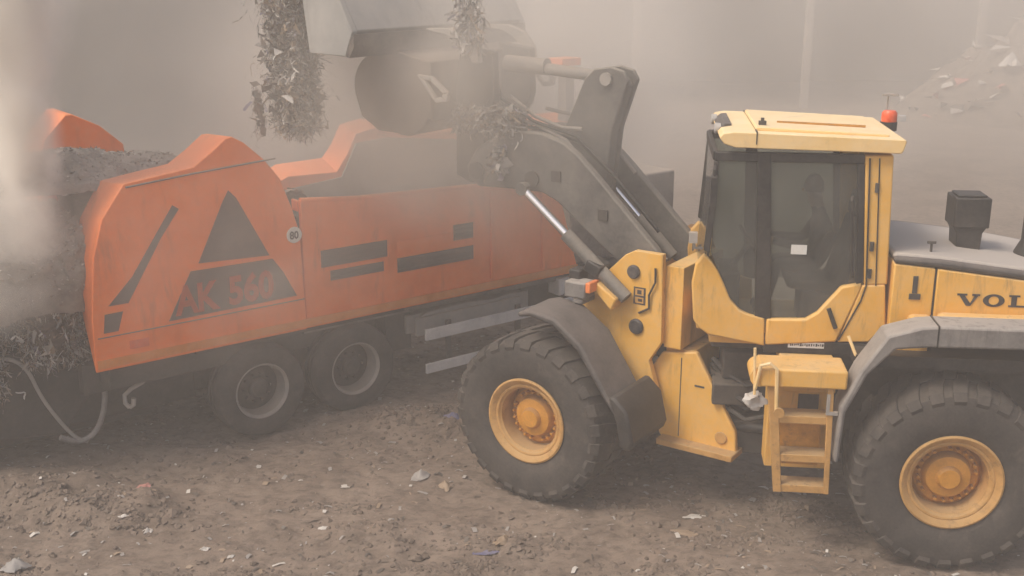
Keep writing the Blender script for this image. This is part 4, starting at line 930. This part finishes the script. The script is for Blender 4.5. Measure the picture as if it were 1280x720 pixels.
def mth(nt, op, a, b=None, c=None, clamp=False):
    n = nt.nodes.new('ShaderNodeMath'); n.operation = op; n.use_clamp = clamp
    for i, q in enumerate((a, b, c)):
        if q is None: continue
        if isinstance(q, (int, float)): n.inputs[i].default_value = q
        else: nt.links.new(q, n.inputs[i])
    return n.outputs[0]
def sstep(nt, val, a, b):
    n = nt.nodes.new('ShaderNodeMapRange'); n.interpolation_type = 'SMOOTHSTEP'
    nt.links.new(val, n.inputs['Value']); n.inputs['From Min'].default_value = a; n.inputs['From Max'].default_value = b
    return n.outputs[0]
def cloud(name, cen, rad_, dens, nscale, lab, col=None, noise=(.35, .75), step=1.0, core=0.15, seed=0.0):
    """ellipsoid of dust whose density thins to nothing at its rim and billows inside"""
    def build(nt, pv):
        tc = nt.nodes.new('ShaderNodeTexCoord')
        ln = nt.nodes.new('ShaderNodeVectorMath'); ln.operation = 'LENGTH'; nt.links.new(tc.outputs['Object'], ln.inputs[0])
        fall = sstep(nt, ln.outputs['Value'], 1.0, core)
        mp = nt.nodes.new('ShaderNodeMapping'); mp.inputs['Scale'].default_value = tuple(rad_); mp.inputs['Location'].default_value = (seed, seed * 2, 0); nt.links.new(tc.outputs['Object'], mp.inputs[0])
        nz = nt.nodes.new('ShaderNodeTexNoise'); nz.inputs['Scale'].default_value = nscale; nz.inputs['Detail'].default_value = 3.0; nz.inputs['Distortion'].default_value = .6; nt.links.new(mp.outputs[0], nz.inputs['Vector'])
        bil = sstep(nt, nz.outputs['Fac'], noise[0], noise[1])
        bil = mth(nt, 'MULTIPLY_ADD', bil, .85, .15)
        nt.links.new(mth(nt, 'MULTIPLY', mth(nt, 'MULTIPLY', fall, bil), dens), pv.inputs['Density'])
    bm = bmesh.new(); bmesh.ops.create_icosphere(bm, subdivisions=3, radius=1.0)
    me = bpy.data.meshes.new(name); bm.to_mesh(me); bm.free(); me.materials.append(volmat(name + '_air', col or HZCOL, dens, build, step))
    o = bpy.data.objects.new(name, me); C.objects.link(o); o.location = cen; o.scale = rad_
    o['kind'] = 'stuff'; o['label'] = lab; o['category'] = 'dust'
    return o
cloud('dust_cloud', (-1.0, 13.6, 4.5), (4.2, 2.6, 2.5), 1.1, .55, 'dust cloud billowing round the raised bucket and hopper', step=.6)
cloud('dust_cloud', (0.2, 12.6, 4.0), (2.3, 1.7, 2.1), .66, .8, 'thin dust drifting across the loader arms', step=.6, noise=(.2, .7), seed=6.0)
cloud('dust_bank', (2.0, 31.0, 3.0), (34, 15.0, 7.2), .058, .16, 'bank of dust hiding the hall behind both machines', step=.5, core=.55, noise=(.38, .66))
cloud('dust_plume', (-5.2, 11.9, 4.4), (.46, .5, 3.1), 14.0, 1.2, 'narrow bright plume of dust rising at the tail of the shredder', col=(.985, .955, .905), step=.6)
cloud('dust_cloud', (-5.5, 12.1, 5.6), (1.0, .9, 1.9), 11.0, 1.1, 'bright top of the dust plume above the tail of the shredder', col=(.985, .955, .905), step=.6, seed=2.0)
cloud('dust_cloud', (-5.45, 11.4, 2.75), (.95, .65, 1.1), 5.0, 1.1, 'dust puff hanging before the waste at the shredder tail', col=(.985, .955, .905), step=.6, seed=3.0)
cloud('dust_cloud', (-3.6, 12.1, 2.55), (3.2, 1.2, 1.9), .50, .7, 'low dust drifting past the near side of the shredder', step=.6, seed=4.0)

# ================================================================== LIGHT, CAMERA
w = bpy.data.worlds.new('World'); sc.world = w; w.use_nodes = True
nt = w.node_tree; bg = nt.nodes['Background']
sky = nt.nodes.new('ShaderNodeTexSky'); sky.sky_type = 'NISHITA'; sky.sun_disc = False
SUN_EL, SUN_AZ = R(55), R(-118)   # azimuth measured from +Y towards +X
sky.sun_elevation = SUN_EL; sky.sun_rotation = SUN_AZ; sky.air_density = 1.0; sky.dust_density = 6.0; sky.ozone_density = 0.6
nt.links.new(sky.outputs[0], bg.inputs[0]); bg.inputs[1].default_value = 0.13
sl = bpy.data.lights.new('sun', 'SUN'); sl.energy = 1.5; sl.angle = R(16); sl.color = (1.0, 0.91, 0.80)
so = bpy.data.objects.new('sun', sl); C.objects.link(so)
d = Vector((math.sin(SUN_AZ) * math.cos(SUN_EL), math.cos(SUN_AZ) * math.cos(SUN_EL), math.sin(SUN_EL)))
so.rotation_euler = d.to_track_quat('Z', 'Y').to_euler()

cam = bpy.data.cameras.new('camera'); co = bpy.data.objects.new('camera', cam); C.objects.link(co)
co.location = (0, 0, CAM_H); co.rotation_euler = (math.pi / 2 - PIT, 0, 0)
cam.sensor_width = 36; cam.lens = 36 * 1400 / 1280; cam.clip_end = 2000; cam.clip_start = .1
sc.camera = co
sc.render.resolution_x = 1024; sc.render.resolution_y = 576
sc.view_settings.view_transform = 'Standard'; sc.view_settings.look = 'None'; sc.view_settings.gamma = 1; sc.view_settings.exposure = 0.24
sc.view_settings.use_curve_mapping = False
sc.cycles.volume_bounces = 8; sc.cycles.max_bounces = 10; sc.cycles.transparent_max_bounces = 16
sc.cycles.use_denoising = True
